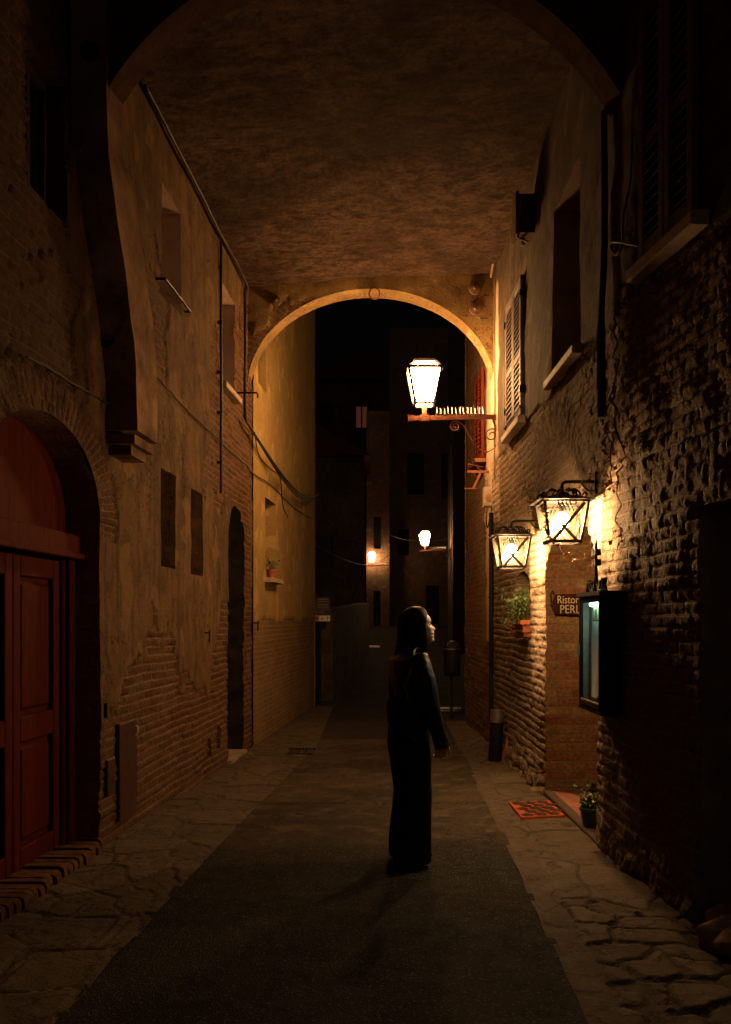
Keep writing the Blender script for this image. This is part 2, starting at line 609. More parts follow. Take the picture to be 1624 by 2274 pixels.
for nd in m_skin.node_tree.nodes:
    if nd.type == 'BSDF_PRINCIPLED':
        nd.inputs['Subsurface Weight'].default_value = .5
        nd.inputs['Subsurface Radius'].default_value = (1, .35, .2)
        nd.inputs['Subsurface Scale'].default_value = .012
m_lip = M('lips', (.42, .12, .10), .4, amp=.1)
m_leather = None


def mk_leather():
    t = NT('black_leather')
    o = t.obj()
    folds = t.noise(t.obj((1, 1, .55)), 11, 4, .5, 1.0)
    g = t.noise(o, 220, 3)
    h = t.math('ADD', folds, t.math('MULTIPLY', g, .08))
    return t.finish((.010, .015, .016), t.ramp(folds, [(.3, .26), (.7, .45)]), t.bump(h, .7, .03), 0, .38)


m_leather = mk_leather()
m_cloth = M('black_trouser_cloth', (.006, .0055, .006), .85, amp=.2, bump=.4, bscale=300, spec=.15)


def mk_hair():
    t = NT('dark_brown_hair')
    s = t.noise(t.obj((60, 60, 1.2)), 3.0, 4, .6)
    c = t.ramp(s, [(.3, (.006, .004, .003)), (.7, (.022, .012, .008))])
    return t.finish(c, .5, t.bump(s, .6, .004), 0, .14)


m_hair = mk_hair()
m_strap = M('brown_leather_strap', (.30, .17, .075), .45)
m_eye = M('eye_white', (.6, .55, .5), .25, amp=.05)


# ------------------------------------------------------------------ wall sheets with true openings
def in_poly(poly, x, y):
    c = False
    j = len(poly) - 1
    for i in range(len(poly)):
        xi, yi = poly[i]
        xj, yj = poly[j]
        if (yi > y) != (yj > y) and x < (xj - xi) * (y - yi) / (yj - yi) + xi:
            c = not c
        j = i
    return c


def near_on(poly, x, y):
    best, bp = 1e9, (x, y)
    n = len(poly)
    for i in range(n):
        ax, ay = poly[i]
        bx, by = poly[(i + 1) % n]
        dx, dy = bx - ax, by - ay
        l = dx * dx + dy * dy
        t = clamp(((x - ax) * dx + (y - ay) * dy) / l) if l > 0 else 0
        px, py = ax + dx * t, ay + dy * t
        d = (px - x) ** 2 + (py - y) ** 2
        if d < best:
            best, bp = d, (px, py)
    return bp


def rect(u0, u1, v0, v1):
    return [(u0, v0), (u1, v0), (u1, v1), (u0, v1)]


def arch(u0, u1, v0, vs, rise, n=22):               # straight jambs, elliptical head
    c, a = (u0 + u1) / 2, (u1 - u0) / 2
    return [(u0, v0), (u1, v0)] + [(c + a * cos(pi * k / n), vs + rise * sin(pi * k / n)) for k in range(n + 1)]


def lines(a, b, step, keep):
    n = max(1, int(round((b - a) / step)))
    L = [a + (b - a) * k / n for k in range(n + 1)]
    keep = [k for k in keep if a < k < b]
    L = [x for x in L if all(abs(x - k) > step * .45 for k in keep)] + keep
    if a not in L:
        L.append(a)
    if b not in L:
        L.append(b)
    return sorted(set(L))


def sheet(name, mat, parent, P, u0, u1, v0, v1, step, holes, hf, mask, region=None, maps=None, back=None, ku=(), kv=(), flip=False, smooth=60, lime=None, dark_tone=None):
    maps = maps or {0: lambda u, v: (u, v)}
    region = region or (lambda u, v: 0)
    ku, kv = list(ku), list(kv)
    for h in holes:
        us_ = [p[0] for p in h]
        vs_ = [p[1] for p in h]
        ku += [min(us_), max(us_)]
        kv += [min(vs_), max(vs_)]
        if len(h) > 4:
            kv.append(h[2][1])
    us, vs = lines(u0, u1, step, sorted(set(ku))), lines(v0, v1, step, sorted(set(kv)))
    nu, nv = len(us), len(vs)
    bbs = [(min(p[0] for p in h), max(p[0] for p in h), min(p[1] for p in h), max(p[1] for p in h)) for h in holes]
    gone = [[-1] * (nv - 1) for _ in range(nu - 1)]
    for i in range(nu - 1):
        uc = (us[i] + us[i + 1]) / 2
        for k, b in enumerate(bbs):
            if b[0] < uc < b[1]:
                for j in range(nv - 1):
                    vc = (vs[j] + vs[j + 1]) / 2
                    if b[2] < vc < b[3] and in_poly(holes[k], uc, vc):
                        gone[i][j] = k
    verts, idx, uvw, mk = [], {}, [], []
    for i in range(nu):
        for j in range(nv):
            cells = [gone[a][b] for a in (i - 1, i) for b in (j - 1, j) if 0 <= a < nu - 1 and 0 <= b < nv - 1]
            if all(c >= 0 for c in cells):
                continue
            u, v = us[i], vs[j]
            g = [c for c in cells if c >= 0]
            if g and (len(holes[g[0]]) > 4):
                u, v = near_on(holes[g[0]], u, v)
            idx[i, j] = len(verts)
            k = mask(u, v)
            verts.append(P(u, v, hf(u, v, k)))
            uvw.append((u, v))
            mk.append(k)
    faces, uvl = [], []
    for i in range(nu - 1):
        for j in range(nv - 1):
            if gone[i][j] >= 0:
                continue
            q = [idx[i, j], idx[i + 1, j], idx[i + 1, j + 1], idx[i, j + 1]]
            if flip:
                q.reverse()
            mp = maps[region((us[i] + us[i + 1]) / 2, (vs[j] + vs[j + 1]) / 2)]
            faces.append(q)
            for a in q:
                uvl.append(mp(*uvw[a]))
    if back:                                        # the rest of the house as a closed block behind the sheet
        bu0, bu1, bv0, bv1, d = back
        b = len(verts)
        for (u, v) in rect(bu0, bu1, bv0, bv1):
            verts += [P(u, v, 0), P(u, v, -d)]
        q = [(b, b + 2, b + 3, b + 1), (b + 2, b + 4, b + 5, b + 3), (b + 4, b + 6, b + 7, b + 5), (b + 6, b, b + 1, b + 7), (b + 1, b + 3, b + 5, b + 7)]
        pw = lambda p: p
        dim = [[(0, bu0), (bu1 - bu0, bu0), (bu1 - bu0, d), (0, d)], [(0, 0), (0, bv1 - bv0), (d, bv1 - bv0), (d, 0)], [(0, 0)] * 4, [(0, 0), (0, bv1 - bv0), (d, bv1 - bv0), (d, 0)], [(0, 0), (1, 0), (1, 1), (0, 1)]]
        for f, w in zip(q, dim):
            faces.append(f)
            uvl += w
        mk += [mask(bu1 - .01, 1.0)] * 8
        if bv1 > v1 + .01:                          # plain upper storey
            c = len(verts)
            verts += [P(bu0, v1, 0), P(bu1, v1, 0), P(bu1, bv1, 0), P(bu0, bv1, 0)]
            faces.append((c, c + 1, c + 2, c + 3))
            uvl += [(bu0, v1), (bu1, v1), (bu1, bv1), (bu0, bv1)]
            mk += [mask((bu0 + bu1) / 2, v1)] * 4
    off = world_off(parent)
    me = bpy.data.meshes.new(name)
    me.from_pydata([tuple(p - off) for p in verts], [], faces)
    me.materials.append(mat)
    uvlay = me.uv_layers.new(name='UVMap')
    uvlay.data.foreach_set('uv', [c for t in uvl for c in t])
    a = me.attributes.new('brick', 'FLOAT', 'POINT')
    a.data.foreach_set('value', mk)
    la = me.attributes.new('lime', 'FLOAT', 'POINT')
    lv = [lime(*p) for p in uvw] if lime else []
    la.data.foreach_set('value', lv + [-1.0] * (len(verts) - len(lv)))
    sa = me.attributes.new('dark_tone', 'FLOAT', 'POINT')
    lv = [dark_tone(*p) for p in uvw] if dark_tone else []
    sa.data.foreach_set('value', lv + [0.0] * (len(verts) - len(lv)))
    me.polygons.foreach_set('use_smooth', [True] * len(faces))
    me.set_sharp_from_angle(angle=radians(smooth))
    me.update()
    return link(name, me, parent)


def reveal(name, mat, parent, P, hole, depth, hf, mask, nseg=4, brickv=1.0, rough=.006, skip_bottom=False, sub=.06):
    """the jambs, head and sill of an opening, running back from the wall face"""
    pts = []
    n = len(hole)
    for i in range(n):
        if skip_bottom and i == 0:
            continue
        a, b = hole[i], hole[(i + 1) % n]
        l = sqrt((a[0] - b[0]) ** 2 + (a[1] - b[1]) ** 2)
        k = max(1, int(l / sub))
        for q in range(k):
            t = q / k
            pts.append((a[0] + (b[0] - a[0]) * t, a[1] + (b[1] - a[1]) * t))
    pts.append(hole[0])
    verts, faces, uvl, mk = [], [], [], []
    acc = 0
    accs = []
    for i, p in enumerate(pts):
        if i:
            acc += sqrt((p[0] - pts[i - 1][0]) ** 2 + (p[1] - pts[i - 1][1]) ** 2)
        accs.append(acc)
    cu = sum(p[0] for p in pts) / len(pts)
    cv = sum(p[1] for p in pts) / len(pts)
    for i, p in enumerate(pts):
        for s_ in range(nseg + 1):
            t = s_ / nseg
            h0 = hf(p[0], p[1], mask(*p)) * (1 - t)
            w = rough * ns(p[0] * 9, p[1] * 9, t * depth * 9) * (1 if 0 < s_ else 0)
            du, dv = p[0] - cu, p[1] - cv
            L = sqrt(du * du + dv * dv) or 1
            verts.append(P(p[0] + du / L * w, p[1] + dv / L * w, h0 - depth * t))
            mk.append(brickv)
    m = nseg + 1
    for i in range(len(pts) - 1):
        for s_ in range(nseg):
            faces.append((i * m + s_, i * m + s_ + 1, (i + 1) * m + s_ + 1, (i + 1) * m + s_))
            for (a, t) in ((i, s_), (i, s_ + 1), (i + 1, s_ + 1), (i + 1, s_)):
                uvl.append((depth * t / nseg, accs[a]))
    off = world_off(parent)
    me = bpy.data.meshes.new(name)
    me.from_pydata([tuple(p - off) for p in verts], [], faces)
    me.materials.append(mat)
    me.uv_layers.new(name='UVMap').data.foreach_set('uv', [c for t in uvl for c in t])
    me.attributes.new('brick', 'FLOAT', 'POINT').data.foreach_set('value', mk)
    me.attributes.new('lime', 'FLOAT', 'POINT').data.foreach_set('value', [-1.0] * len(mk))
    me.polygons.foreach_set('use_smooth', [True] * len(faces))
    me.set_sharp_from_angle(angle=radians(40))
    me.update()
    return link(name, me, parent)


def panel(name, mat, parent, P, hole, n):           # the filling at the back of an opening
    mb = MB()
    mb.add([P(u, v, n) for u, v in hole], [tuple(range(len(hole)))])
    mb.add([P(u, v, n - .02) for u, v in hole], [tuple(range(len(hole) - 1, -1, -1))])
    return part(name, mb, mat, parent)


def brickp(U, V, bw, rh, m):
    r = floor(V / rh)
    o = bw * .5 if r % 2 == 0 else 0
    b = floor((U + o) / bw)
    x = U + o - b * bw
    y = V - r * rh
    d = min(x, y, bw - x, rh - y)
    return clamp(d / m), hsh(b, r)


# ================================================================== LEFT HOUSE
DOOR = arch(4.63, 6.35, -.2, 2.32, .555, 30)
WIN_N = rect(5.2, 5.76, 4.15, 5.03)
WIN_A = rect(7.83, 8.45, 4.47, 5.43)
WIN_B = rect(10.11, 10.83, 4.30, 5.41)
WIN_C = rect(7.79, 8.25, 2.09, 2.94)
WIN_D = rect(8.79, 9.25, 2.07, 2.91)
DOOR_E = arch(10.48, 11.42, -.3, 2.52, .49, 24)
SLOT1 = rect(6.40, 6.47, .92, 1.03)
SLOT2 = rect(9.55, 9.68, .16, .36)
SLOT3 = rect(9.98, 10.14, .18, .44)


def ringL(u, v):
    du, dv = (u - 5.49) / .86, (v - 2.32) / .555
    return sqrt(du * du + dv * dv) if v > 2.2 else 9


def maskL(u, v):
    w = fr(u * 1.3, v * 1.3, 3.3) * .35 + .22 * fr(u * 3.5, v * 3.5, 13)
    a = -9.0
    a = max(a, (1.16 + .28 * sin(u * 1.9) + .3 * (u > 9.9) + w - v) / .18)              # brick foot
    a = max(a, (min(u - 9.55 - .25 * (v - 4), 5.15 - v, v - 2.95) + w * .9) / .14)       # bare patch by the arch
    a = max(a, (min(u - 11.3, 9) + w) / .14 if v > .8 else -9)
    a = max(a, (min(5.9 - u, v - 2.9) + w) / .2)
    a = max(a, (min(u - 7.25, 7.95 - u, v - 3.75, 4.62 - v) + w * .8) / .12)
    r = ringL(u, v)
    if 1 <= r < 1.5:
        a = max(a, (1.45 - r) / .1)
    if v > 5.6:
        a = min(a, (5.7 - v) / .1)
    return clamp(.5 + a * .5, -.4, 1.4)


def hL(u, v, k):
    n = .016 * fr(u * .8, v * .8) + .004 * ns(u * 7, v * 7)
    if k > .45:
        r = ringL(u, v)
        U, V = (mapsL[1] if 1 <= r < 1.45 else mapsL[0])(u, v)
        p, h = brickp(U, V, .25, .07, .016)
        n += -.024 + (.014 * p + .016 * (h - .5) + .007 * ns(u * 26, v * 26)) * min(1, (k - .45) * 4)
    return n


mapsL = {0: lambda u, v: (u + .02 * ns(u * 1.2, v * 1.2), v + .022 * ns(u * 1.1, v * 1.1, 5)),
         1: lambda u, v: ((ringL(u, v) - 1) * .62 + .02, atan2((v - 2.32) / .555, (u - 5.49) / .86) * .95)}
m_jamb = M('pinkish_limewash', (.50, .37, .32), .9, amp=.2, scale=3, bump=.3, bscale=40, spec=.1)
HL = thing('brick_house', 'long ochre plastered house with patchy brick foot and arched wooden door', 'house', PL(8, -.05, -1))
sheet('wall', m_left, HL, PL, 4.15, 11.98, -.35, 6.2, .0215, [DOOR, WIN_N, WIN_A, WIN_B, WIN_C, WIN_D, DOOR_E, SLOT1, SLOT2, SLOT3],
      hL, maskL, lambda u, v: 1 if 1 <= ringL(u, v) < 1.45 else 0, mapsL, back=(4.15, 11.98, -.4, 8.5, 4), dark_tone=lambda u, v: clamp(.5 + (min(6.1 - u, v - 2.95) + .2 * fr(u * 2, v * 2, 61)) / .25))  # wall colour darker on the near upper stretch
# nearer stretch beside and behind the camera
mb = MB()
mb.add([PL(-6, -.35), PL(4.15, -.35), PL(4.15, 8.5), PL(-6, 8.5), PL(-6, -.35, -4), PL(4.15, -.35, -4), PL(4.15, 8.5, -4), PL(-6, 8.5, -4)], [(0, 1, 2, 3), (4, 7, 6, 5), (0, 3, 7, 4), (3, 2, 6, 7)])
part('side_wall', mb, m_far, HL)


def window_left(hole, depth, sill=False, glassy=True):
    r = reveal('window', m_jamb if hole[2][1] > 5 and hole[0][0] > 6 else m_left, HL, PL, hole, depth, hL, maskL, 4, .0)
    panel('pane', m_panebk if glassy else m_dark, r, PL, hole, -depth)
    (u0, v0), (u1, _), (_, v1), _ = hole
    mb = MB()
    for a, b, c, d in ((u0, u0 + .05, v0, v1), (u1 - .05, u1, v0, v1), (u0 + .05, u1 - .05, v0, v0 + .05), (u0 + .05, u1 - .05, v1 - .05, v1), ((u0 + u1) / 2 - .02, (u0 + u1) / 2 + .02, v0 + .05, v1 - .05)):
        mb.pbox(PL, a, b, c, d, -depth + .002, -depth + .035)
    part('frame', mb, m_shutd, r)
    if sill:
        mb = MB()
        mb.bevbox(PL, u0 - .06, u1 + .06, v0 - .07, v0 - .005, -.1, .075, .008)
        part('sill', mb, m_sill, r)
    return r


window_left(WIN_N, .16)
window_left(WIN_A, .3)
window_left(WIN_B, .28, True)
window_left(WIN_C, .34)
window_left(WIN_D, .34)
for h in (SLOT1, SLOT2, SLOT3):
    r = reveal('vent_hole', m_left, HL, PL, h, .12, hL, maskL, 2, 1.0)
    panel('back', m_dark, r, PL, h, -.12)
m_dim = M('dark_doorway_plaster', (.022, .02, .016), .95, amp=.7, scale=5, bump=.6, bscale=30, spec=.1)  # very dark plaster for the doorway recess
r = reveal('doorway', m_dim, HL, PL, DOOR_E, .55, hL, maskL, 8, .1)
panel('door_leaf', m_dark, r, PL, DOOR_E, -.55)
mb = MB()
for k in range(5):
    u = 10.5 + k * .184
    mb.pbox(PL, u + .004, u + .18, -.08, 2.86 if 0 < k < 4 else 2.6, -.548, -.525)
mb.pbox(PL, 10.48, 11.42, -.3, -.02, -.5, .03)
part('door_step', mb, m_stone, r)
# the big arched door
reveal('door_reveal', m_reveal, HL, PL, DOOR, .3, hL, maskL, 6, 1.0, .008)
mb = MB()
tym = [p for p in arch(4.63, 6.35, 2.2, 2.32, .55, 30)]
mb.prism(tym, lambda p: PL(p[0], p[1], -.24), lambda p: PL(p[0], p[1], -.29))
part('tympanum', mb, m_wood, HL)
mb = MB()
mb.bevbox(PL, 4.66, 6.32, 2.07, 2.215, -.28, -.13, .01)
mb.bevbox(PL, 4.66, 6.345, 2.045, 2.09, -.28, -.105, .008)
part('door_lintel', mb, m_wood, HL)
mb = MB()
for (a, b, n1) in ((6.235, 6.33, -.17), (6.195, 6.2345, -.2)):
    mb.bevbox(PL, a, b, .02, 2.045, -.29, n1, .008)
part('door_frame', mb, m_wood, HL)


def door_leaf(u0, u1):
    mb = MB()
    v0, v1 = .05, 2.03
    mb.pbox(PL, u0 + .02, u1 - .02, v0 + .05, v1 - .05, -.285, -.262)
    for a, b, c, d in ((u0, u0 + .1, v0, v1), (u1 - .1, u1, v0, v1), (u0 + .1, u1 - .1, v0, .2), (u0 + .1, u1 - .1, .86, 1.02), (u0 + .1, u1 - .1, 1.9, v1)):
        mb.bevbox(PL, a, b, c, d, -.28, -.225, .007)
    for c, d in ((.21, .85), (1.03, 1.89)):
        mb.bevbox(PL, u0 + .125, u1 - .125, c + .02, d - .02, -.265, -.238, .025)
    o = part('door', mb, m_wood, HL)
    return o


d1 = door_leaf(5.495, 6.19)
d2 = door_leaf(4.785, 5.488)

mb = MB()
random.seed(3)
u = 4.66
while u < 6.34:
    w = .062 + random.uniform(-.006, .008)
    z = .03 + random.uniform(-.006, .012)
    ne = .035 + random.uniform(-.02, .025)
    prof = [(-.34, -.1), (-.34, z + .045), (ne - .03, z + .045), (ne - .008, z + .034), (ne, z + .01), (ne, -.1)]
    mb.prism(prof, lambda p, u=u: PL(u, p[1], p[0]), lambda p, u=u, w=w: PL(u + w, p[1], p[0]))
    u += w + .012
part('threshold', mb, m_reveal_plain if 'm_reveal_plain' in globals() else M('old_floor_brick', (.10, .048, .03), .9, amp=.6, scale=14, bump=1.0, bscale=40, spec=.1), HL)
# meter hatch
mb = MB()
mb.bevbox(PL, 6.67, 7.07, .13, .85, -.05, .028, .006)
mb.pbox(PL, 6.69, 7.05, .15, .152, .024, .0295)
h_ = part('hatch', mb, m_hatch, HL)
mb = MB()
mb.tube(spl([PL(7.02, .80, .03), PL(7.02, .79, .045), PL(7.02, .75, .047), PL(7.02, .72, .03)], 4), .006, 6)
part('latch', mb, m_white, h_, 40)
mb = MB()
mb.bevbox(PL, 6.44, 6.6, .36, .62, -.05, .02, .006)
part('hatch', mb, m_hatch, HL)


# ---- small irons and cables on the left
def iron(name, label, cat, mb, group=None, m=None, smooth=40):
    return solo(name, mb, m or m_iron, label, cat, smooth, group)


mb = MB()
a = onL(345, 632, .02); b = onL(411, 632, .02)
mb.tube([PL(7.72, 4.55, -.03), PL(7.72, 4.55, .06), PL(8.55, 4.55, .06), PL(8.55, 4.55, -.03)], .012, 8)
iron('iron_bar', 'dark iron bar fixed across the bottom of the high window with no sill', 'bar', mb)
mb = MB()
p = onL(527, 872, 0)
mb.tube([p + Vector((-.06, 0, 0)), p + Vector((.24, 0, 0)), p + Vector((.25, 0, -.02)), p + Vector((.25, 0, -.06))], .011, 8)
mb.bar(p + Vector((.1, 0, -.015)), p + Vector((.1, 0, .03)), .02)
iron('iron_stay', 'black iron stay jutting from the left wall just before the far arch', 'stay', mb)


def hook(x, y, P_, label):
    p = P_(x, y)
    mb = MB()
    mb.tube([p + Vector((-.03, 0, .07)), p + Vector((.05, 0, .07))], .008, 6)
    mb.tube(spl([p + Vector((.045, 0, .1)), p + Vector((.045, 0, 0)), p + Vector((.05, -.03, -.03)), p + Vector((.05, -.06, -.01)), p + Vector((.05, -.05, .02)), p + Vector((.05, -.02, .02))], 5), .009, 6)
    iron('wall_hook', label, 'hook', mb, 'iron hooks on the left wall')


hook(456, 1420, lambda x, y: onL(x, y, 0), 'iron hook on the brick wall left of the small arched doorway')
hook(566, 1395, lambda x, y: onL(x, y, 0), 'iron hook on the brick wall right of the small arched doorway')

mb = MB()
pts = [onL(x, y, .04) for x, y in ((322, 192), (350, 245), (400, 343), (450, 440), (485, 512), (520, 575), (546, 632))]
for k in range(3):
    off = Vector((.012 * k, 0, -.022 * k + .01))
    q = [p + off + Vector((0, 0, .012 * ns(i * 1.7, k * 3.1))) for i, p in enumerate(spl(pts, 5))]
    q += [onL(543, 650, .05) + off * .6, onL(544, 760, .05) + off * .6, onL(543, 860, .045) + off * .6, onL(543, 930, .05) + off]
    a = q[-1]
    b = PL(18.6, at(698, 1096, 18.6).z, .08)
    for t in range(1, 15):
        t /= 14
        c = a.lerp(b, t)
        c.z -= sin(pi * t) * (.42 + .04 * k)
        c.x += .10 * sin(pi * t)
        q.append(c)
    mb.tube(q, .013 if k < 2 else .009, 6)
iron('cable_bundle', 'thick black cable bundle running under the soffit edge then sagging to the yellow house', 'cable', mb, None, m_cable)
mb = MB()
u = 9.96
mb.tube([PL(u, 5.8, .03), PL(u, 5.0, .028), PL(u + .01, 4.2, .03), PL(u, 3.02, .03)], .016, 8)
for z in (5.5, 4.9, 4.35, 3.9, 3.35):
    mb.box(XL(u) - .01, XL(u) + .05, u - .03, u + .03, z, z + .025)
iron('conduit', 'vertical black conduit clamped to the left wall beside the window with sill', 'conduit', mb, None, m_cable)
mb = MB()
pts = [onL(x, y, .025) for x, y in ((340, 828), (372, 862), (410, 905), (450, 942), (482, 972), (510, 1002), (545, 1030), (560, 1050), (600, 1075), (630, 1105), (660, 1132), (694, 1152))]
mb.tube([p + Vector((0, 0, .015 * ns(i * .9, 2))) for i, p in enumerate(spl(pts, 4))], .008, 6)
pts = [onL(x, y, .03) for x, y in ((60, 792), (110, 818), (160, 850), (235, 892), (275, 925), (282, 965))]
mb.tube([p + Vector((0, 0, .01 * ns(i * .9, 4))) for i, p in enumerate(spl(pts, 4))], .007, 6)
iron('wire', 'thin dark wire slanting along the left wall onto the yellow house', 'wire', mb, None, m_cable)
mb = MB()
pts = [onL(x, y, .02) for x, y in ((566, 960), (575, 1010), (600, 1040), (622, 1060), (628, 1120), (640, 1150))]
mb.tube(spl(pts, 4), .007, 6)
iron('loose_wire', 'short loose wire dangling on the yellow house wall below the cable', 'wire', mb, None, m_cable)

# ================================================================== PASSAGE (room over the alley)
PASS = thing('vaulted_passage', 'house bridging the alley on two round arches with a rough plaster soffit', 'passage', (0, 8.8, 6))


def ceil_z(x):
    return 6.03 + .042 * x


def PC(u, v, n=0.0):                                # u across, v along
    return Vector((u, v, ceil_z(u) - n))


def hC(u, v, k):
    return .05 * fr(u * .6, v * .9, 7) + .010 * fr(u * 3.0, v * 6, 3) + .004 * ns(u * 16, v * 22) + .02 * sstep(.85, 1.1, abs(u) - .75) * 0


sheet('ceiling', m_ceil, PASS, PC, -2.0, 1.78, 5.85, 11.75, .035, [], hC, lambda u, v: 0.0, smooth=80)
NA_Y = 5.86


def PA(u, v, n=0.0):
    return Vector((u, NA_Y - n, v))


def arcs(R, cx, cz, a0, a1, n):
    return [(cx + R * cos(a0 + (a1 - a0) * k / n), cz + R * sin(a0 + (a1 - a0) * k / n)) for k in range(n + 1)]


mb = MB()
near = arcs(1.936, -.02, 4.085, radians(18), radians(162), 48)
for Y0, Y1 in ((NA_Y, NA_Y + .26),):
    n = len(near)
    vs = [Vector((x, Y0, z)) for x, z in near] + [Vector((x, Y1, z)) for x, z in near]
    vs += [Vector((x, Y0, 8.4)) for x, z in near] + [Vector((x, Y1, 8.4)) for x, z in near]
    fs = []
    for k in range(n - 1):
        fs += [(k, k + 1, n + k + 1, n + k), (k, 2 * n + k, 2 * n + k + 1, k + 1), (n + k, n + k + 1, 3 * n + k + 1, 3 * n + k)]
    mb.add(vs, fs)
m_archface = M('arch_plaster', (0.204, 0.123, 0.066), .92, amp=.4, scale=4, bump=.6, bscale=40, spec=.2)
m_neararch = M('dark_arch_brick', (.058, .026, .017), .95, amp=.5, scale=7, bump=.8, bscale=30, spec=.1)  # near arch in a darker brick colour
part('near_arch', mb, m_neararch, PASS, 35)
mb = MB()
prof_n = [(6.44, 2.98), (6.44, 3.32), (6.26, 3.85), (6.07, 4.2), (5.88, 4.66), (5.825, 5.2), (5.82, 5.8), (5.82, 7.8)]
prof_f = [(6.1, 7.8), (6.12, 5.8), (6.2, 5.2), (6.38, 4.7), (6.62, 4.2), (6.82, 3.8), (6.92, 3.3), (6.93, 2.98)]
mb.prism(spl([Vector((a, b, 0)) for a, b in prof_n], 4)[:-1] + spl([Vector((a, b, 0)) for a, b in prof_f], 4),
         lambda p: PL(p[0], p[1], -.12), lambda p: PL(p[0], p[1], .23 + .015 * ns(p[0] * 3, p[1] * 3)))
for k, (d, n1) in enumerate(((.09, .205), (.16, .16))):
    mb.pbox(PL, 6.46 + .06 * k, 6.91 - .05 * k, 2.98 - d, 2.98 - d + .068, -.1, n1)
part('corbel', mb, M('stained_corbel_plaster', (.17, .10, .06), .95, amp=.6, scale=4, bump=.9, bscale=16, spec=.1), PASS, 50)
for (hx, hy, Yh, rr) in ((198, 109, 5.80, .06), (237, 753, 6.345, .06)):
    mb = MB()
    p = at(hx, hy, Yh)
    mb.lathe([(rr, -.012), (rr, .0), (rr * .8, .0), (rr * .75, -.03)], 20, p, 0, Matrix.Rotation(radians(90), 3, 'X'))
    part('putlog_hole', mb, m_dark, PASS, 40)
# far arch
FA_Y = 11.66


def PF(u, v, n=0.0):
    return Vector((u, FA_Y - n, v))


FAR = [(-1.535, 3.6), (1.685, 3.6)] + [(.075 + 1.61 * cos(pi * k / 48), 4.6 + 1.31 * sin(pi * k / 48)) for k in range(49)]


def maskF(u, v):
    e = sqrt(((u - .075) / 1.61) ** 2 + ((v - 4.6) / 1.31) ** 2)
    w = fr(u * 1.6, v * 1.6, 9) * .35
    a = (min(-.5 - u, 5.65 - v) + w) / .15
    a = min(a, (1.13 - e + w * .2) / .05)
    a = max(a, (-1.25 - u + w) / .1 if v < 5.5 else -9)
    return clamp(.5 + a * .5, -.4, 1.4)


def hF(u, v, k):
    return .012 * fr(u * 1.2, v * 1.2, 2) + .004 * ns(u * 9, v * 9) - (.012 if k > .5 else 0)


mapsF = {0: lambda u, v: (sqrt((u - .075) ** 2 + (v - 4.6) ** 2), atan2(v - 4.6, u - .075) * 1.5)}
m_farch = masonry('ochre_arch_plaster', (0.270, 0.135, 0.068), (0.315, 0.195, 0.105), (0.315, 0.240, 0.150), (0.270, 0.165, 0.068), (0.375, 0.247, 0.105), stain=(0.150, 0.090, 0.045), streak=.3)
sheet('far_arch', m_farch, PASS, PF, -1.75, 1.95, 3.9, 6.2, .025, [FAR], hF, maskF, None, mapsF, flip=False)
reveal('arch_soffit', m_farch, PASS, PF, [p for p in FAR[2:]][::-1] if False else FAR, .34, hF, lambda u, v: 1.0 if u < -.3 else .2, 6, .35, .008, True, .05)
mb = MB()
mb.box(-2.0, 1.95, NA_Y + .3, 12.0, 6.45, 8.4)
mb.add([(-1.75, 12.0, 3.9), (1.95, 12.0, 3.9)], [])
n0 = len(mb.v)
up = FAR[2:]
vs = [Vector((x, 12.0, z)) for x, z in up] + [Vector((x, 12.0, 6.45)) for x, z in up]
mb.add(vs, [(k, k + 1, len(up) + k + 1, len(up) + k) for k in range(len(up) - 1)])
part('upper_storey', mb, m_archface, PASS)
m_plate = M('rusty_plate', (.13, .075, .045), .85, amp=.5)
for x, y, r in ((1055, 640, .085), (1055, 686, .08), (613, 668, .07)):
    p = at(x, y, FA_Y)
    mb = MB()
    mb.lathe([(r, 0), (r * .95, .02), (r * .3, .03), (r * .2, .05)], 14, p, 0, Matrix.Rotation(radians(90), 3, 'X'))
    part('anchor_plate', mb, m_plate, PASS, 40)
mb = MB()
c = at(832, 652, FA_Y - .05)
mb.tube([c + Vector((.07 * cos(w), 0, .07 * sin(w))) for w in [2 * pi * k / 20 for k in range(21)]], .009, 6)
mb.tube([c + Vector((0, 0, .07)), c + Vector((0, .1, .1))], .009, 6)
iron('iron_ring', 'rusty iron ring hanging at the crown of the far arch', 'ring', mb, None, m_rust)

# ================================================================== YELLOW HOUSE beyond the arch (left)
HB = thing('yellow_house', 'tall yellow rendered house with brick foot beyond the far arch', 'house', PL(15, -.1, -1))
OW1 = rect(12.9, 13.75, 2.23, 3.38)
OW2 = rect(12.3, 12.92, 4.87, 5.6)


def maskO(u, v):
    return clamp(.5 + (1.62 + .02 * sin(u * 3) - v) / .03, -.6, 1.6) * 1.0


def hO(u, v, k):
    n = .012 * fr(u * .6, v * .6, 4)
    if k > .5:
        p, h = brickp(u, v, .25, .07, .016)
        n += -.03 + .01 * p + .01 * (h - .5)
    return n


sheet('wall', m_ochre, HB, PL, 11.98, 18.7, -.5, 8.6, .05, [OW1, OW2], hO, maskO, kv=(1.62,), back=(11.98, 18.7, -.5, 9.6, 4))
for h in (OW1, OW2):
    r = reveal('window', m_ochre, HB, PL, h, .22, hO, maskO, 3, 0.0)
    panel('pane', m_panebk, r, PL, h, -.22)
    mb = MB()
    u0, u1, v0, v1 = h[0][0], h[1][0], h[0][1], h[2][1]
    for a, b, c, d in ((u0, u0 + .05, v0, v1), (u1 - .05, u1, v0, v1), (u0 + .05, u1 - .05, v0, v0 + .05), (u0 + .05, u1 - .05, v1 - .05, v1), ((u0 + u1) / 2 - .02, (u0 + u1) / 2 + .02, v0 + .05, v1 - .05)):
        mb.pbox(PL, a, b, c, d, -.218, -.19)
    part('frame', mb, m_shutd, r)


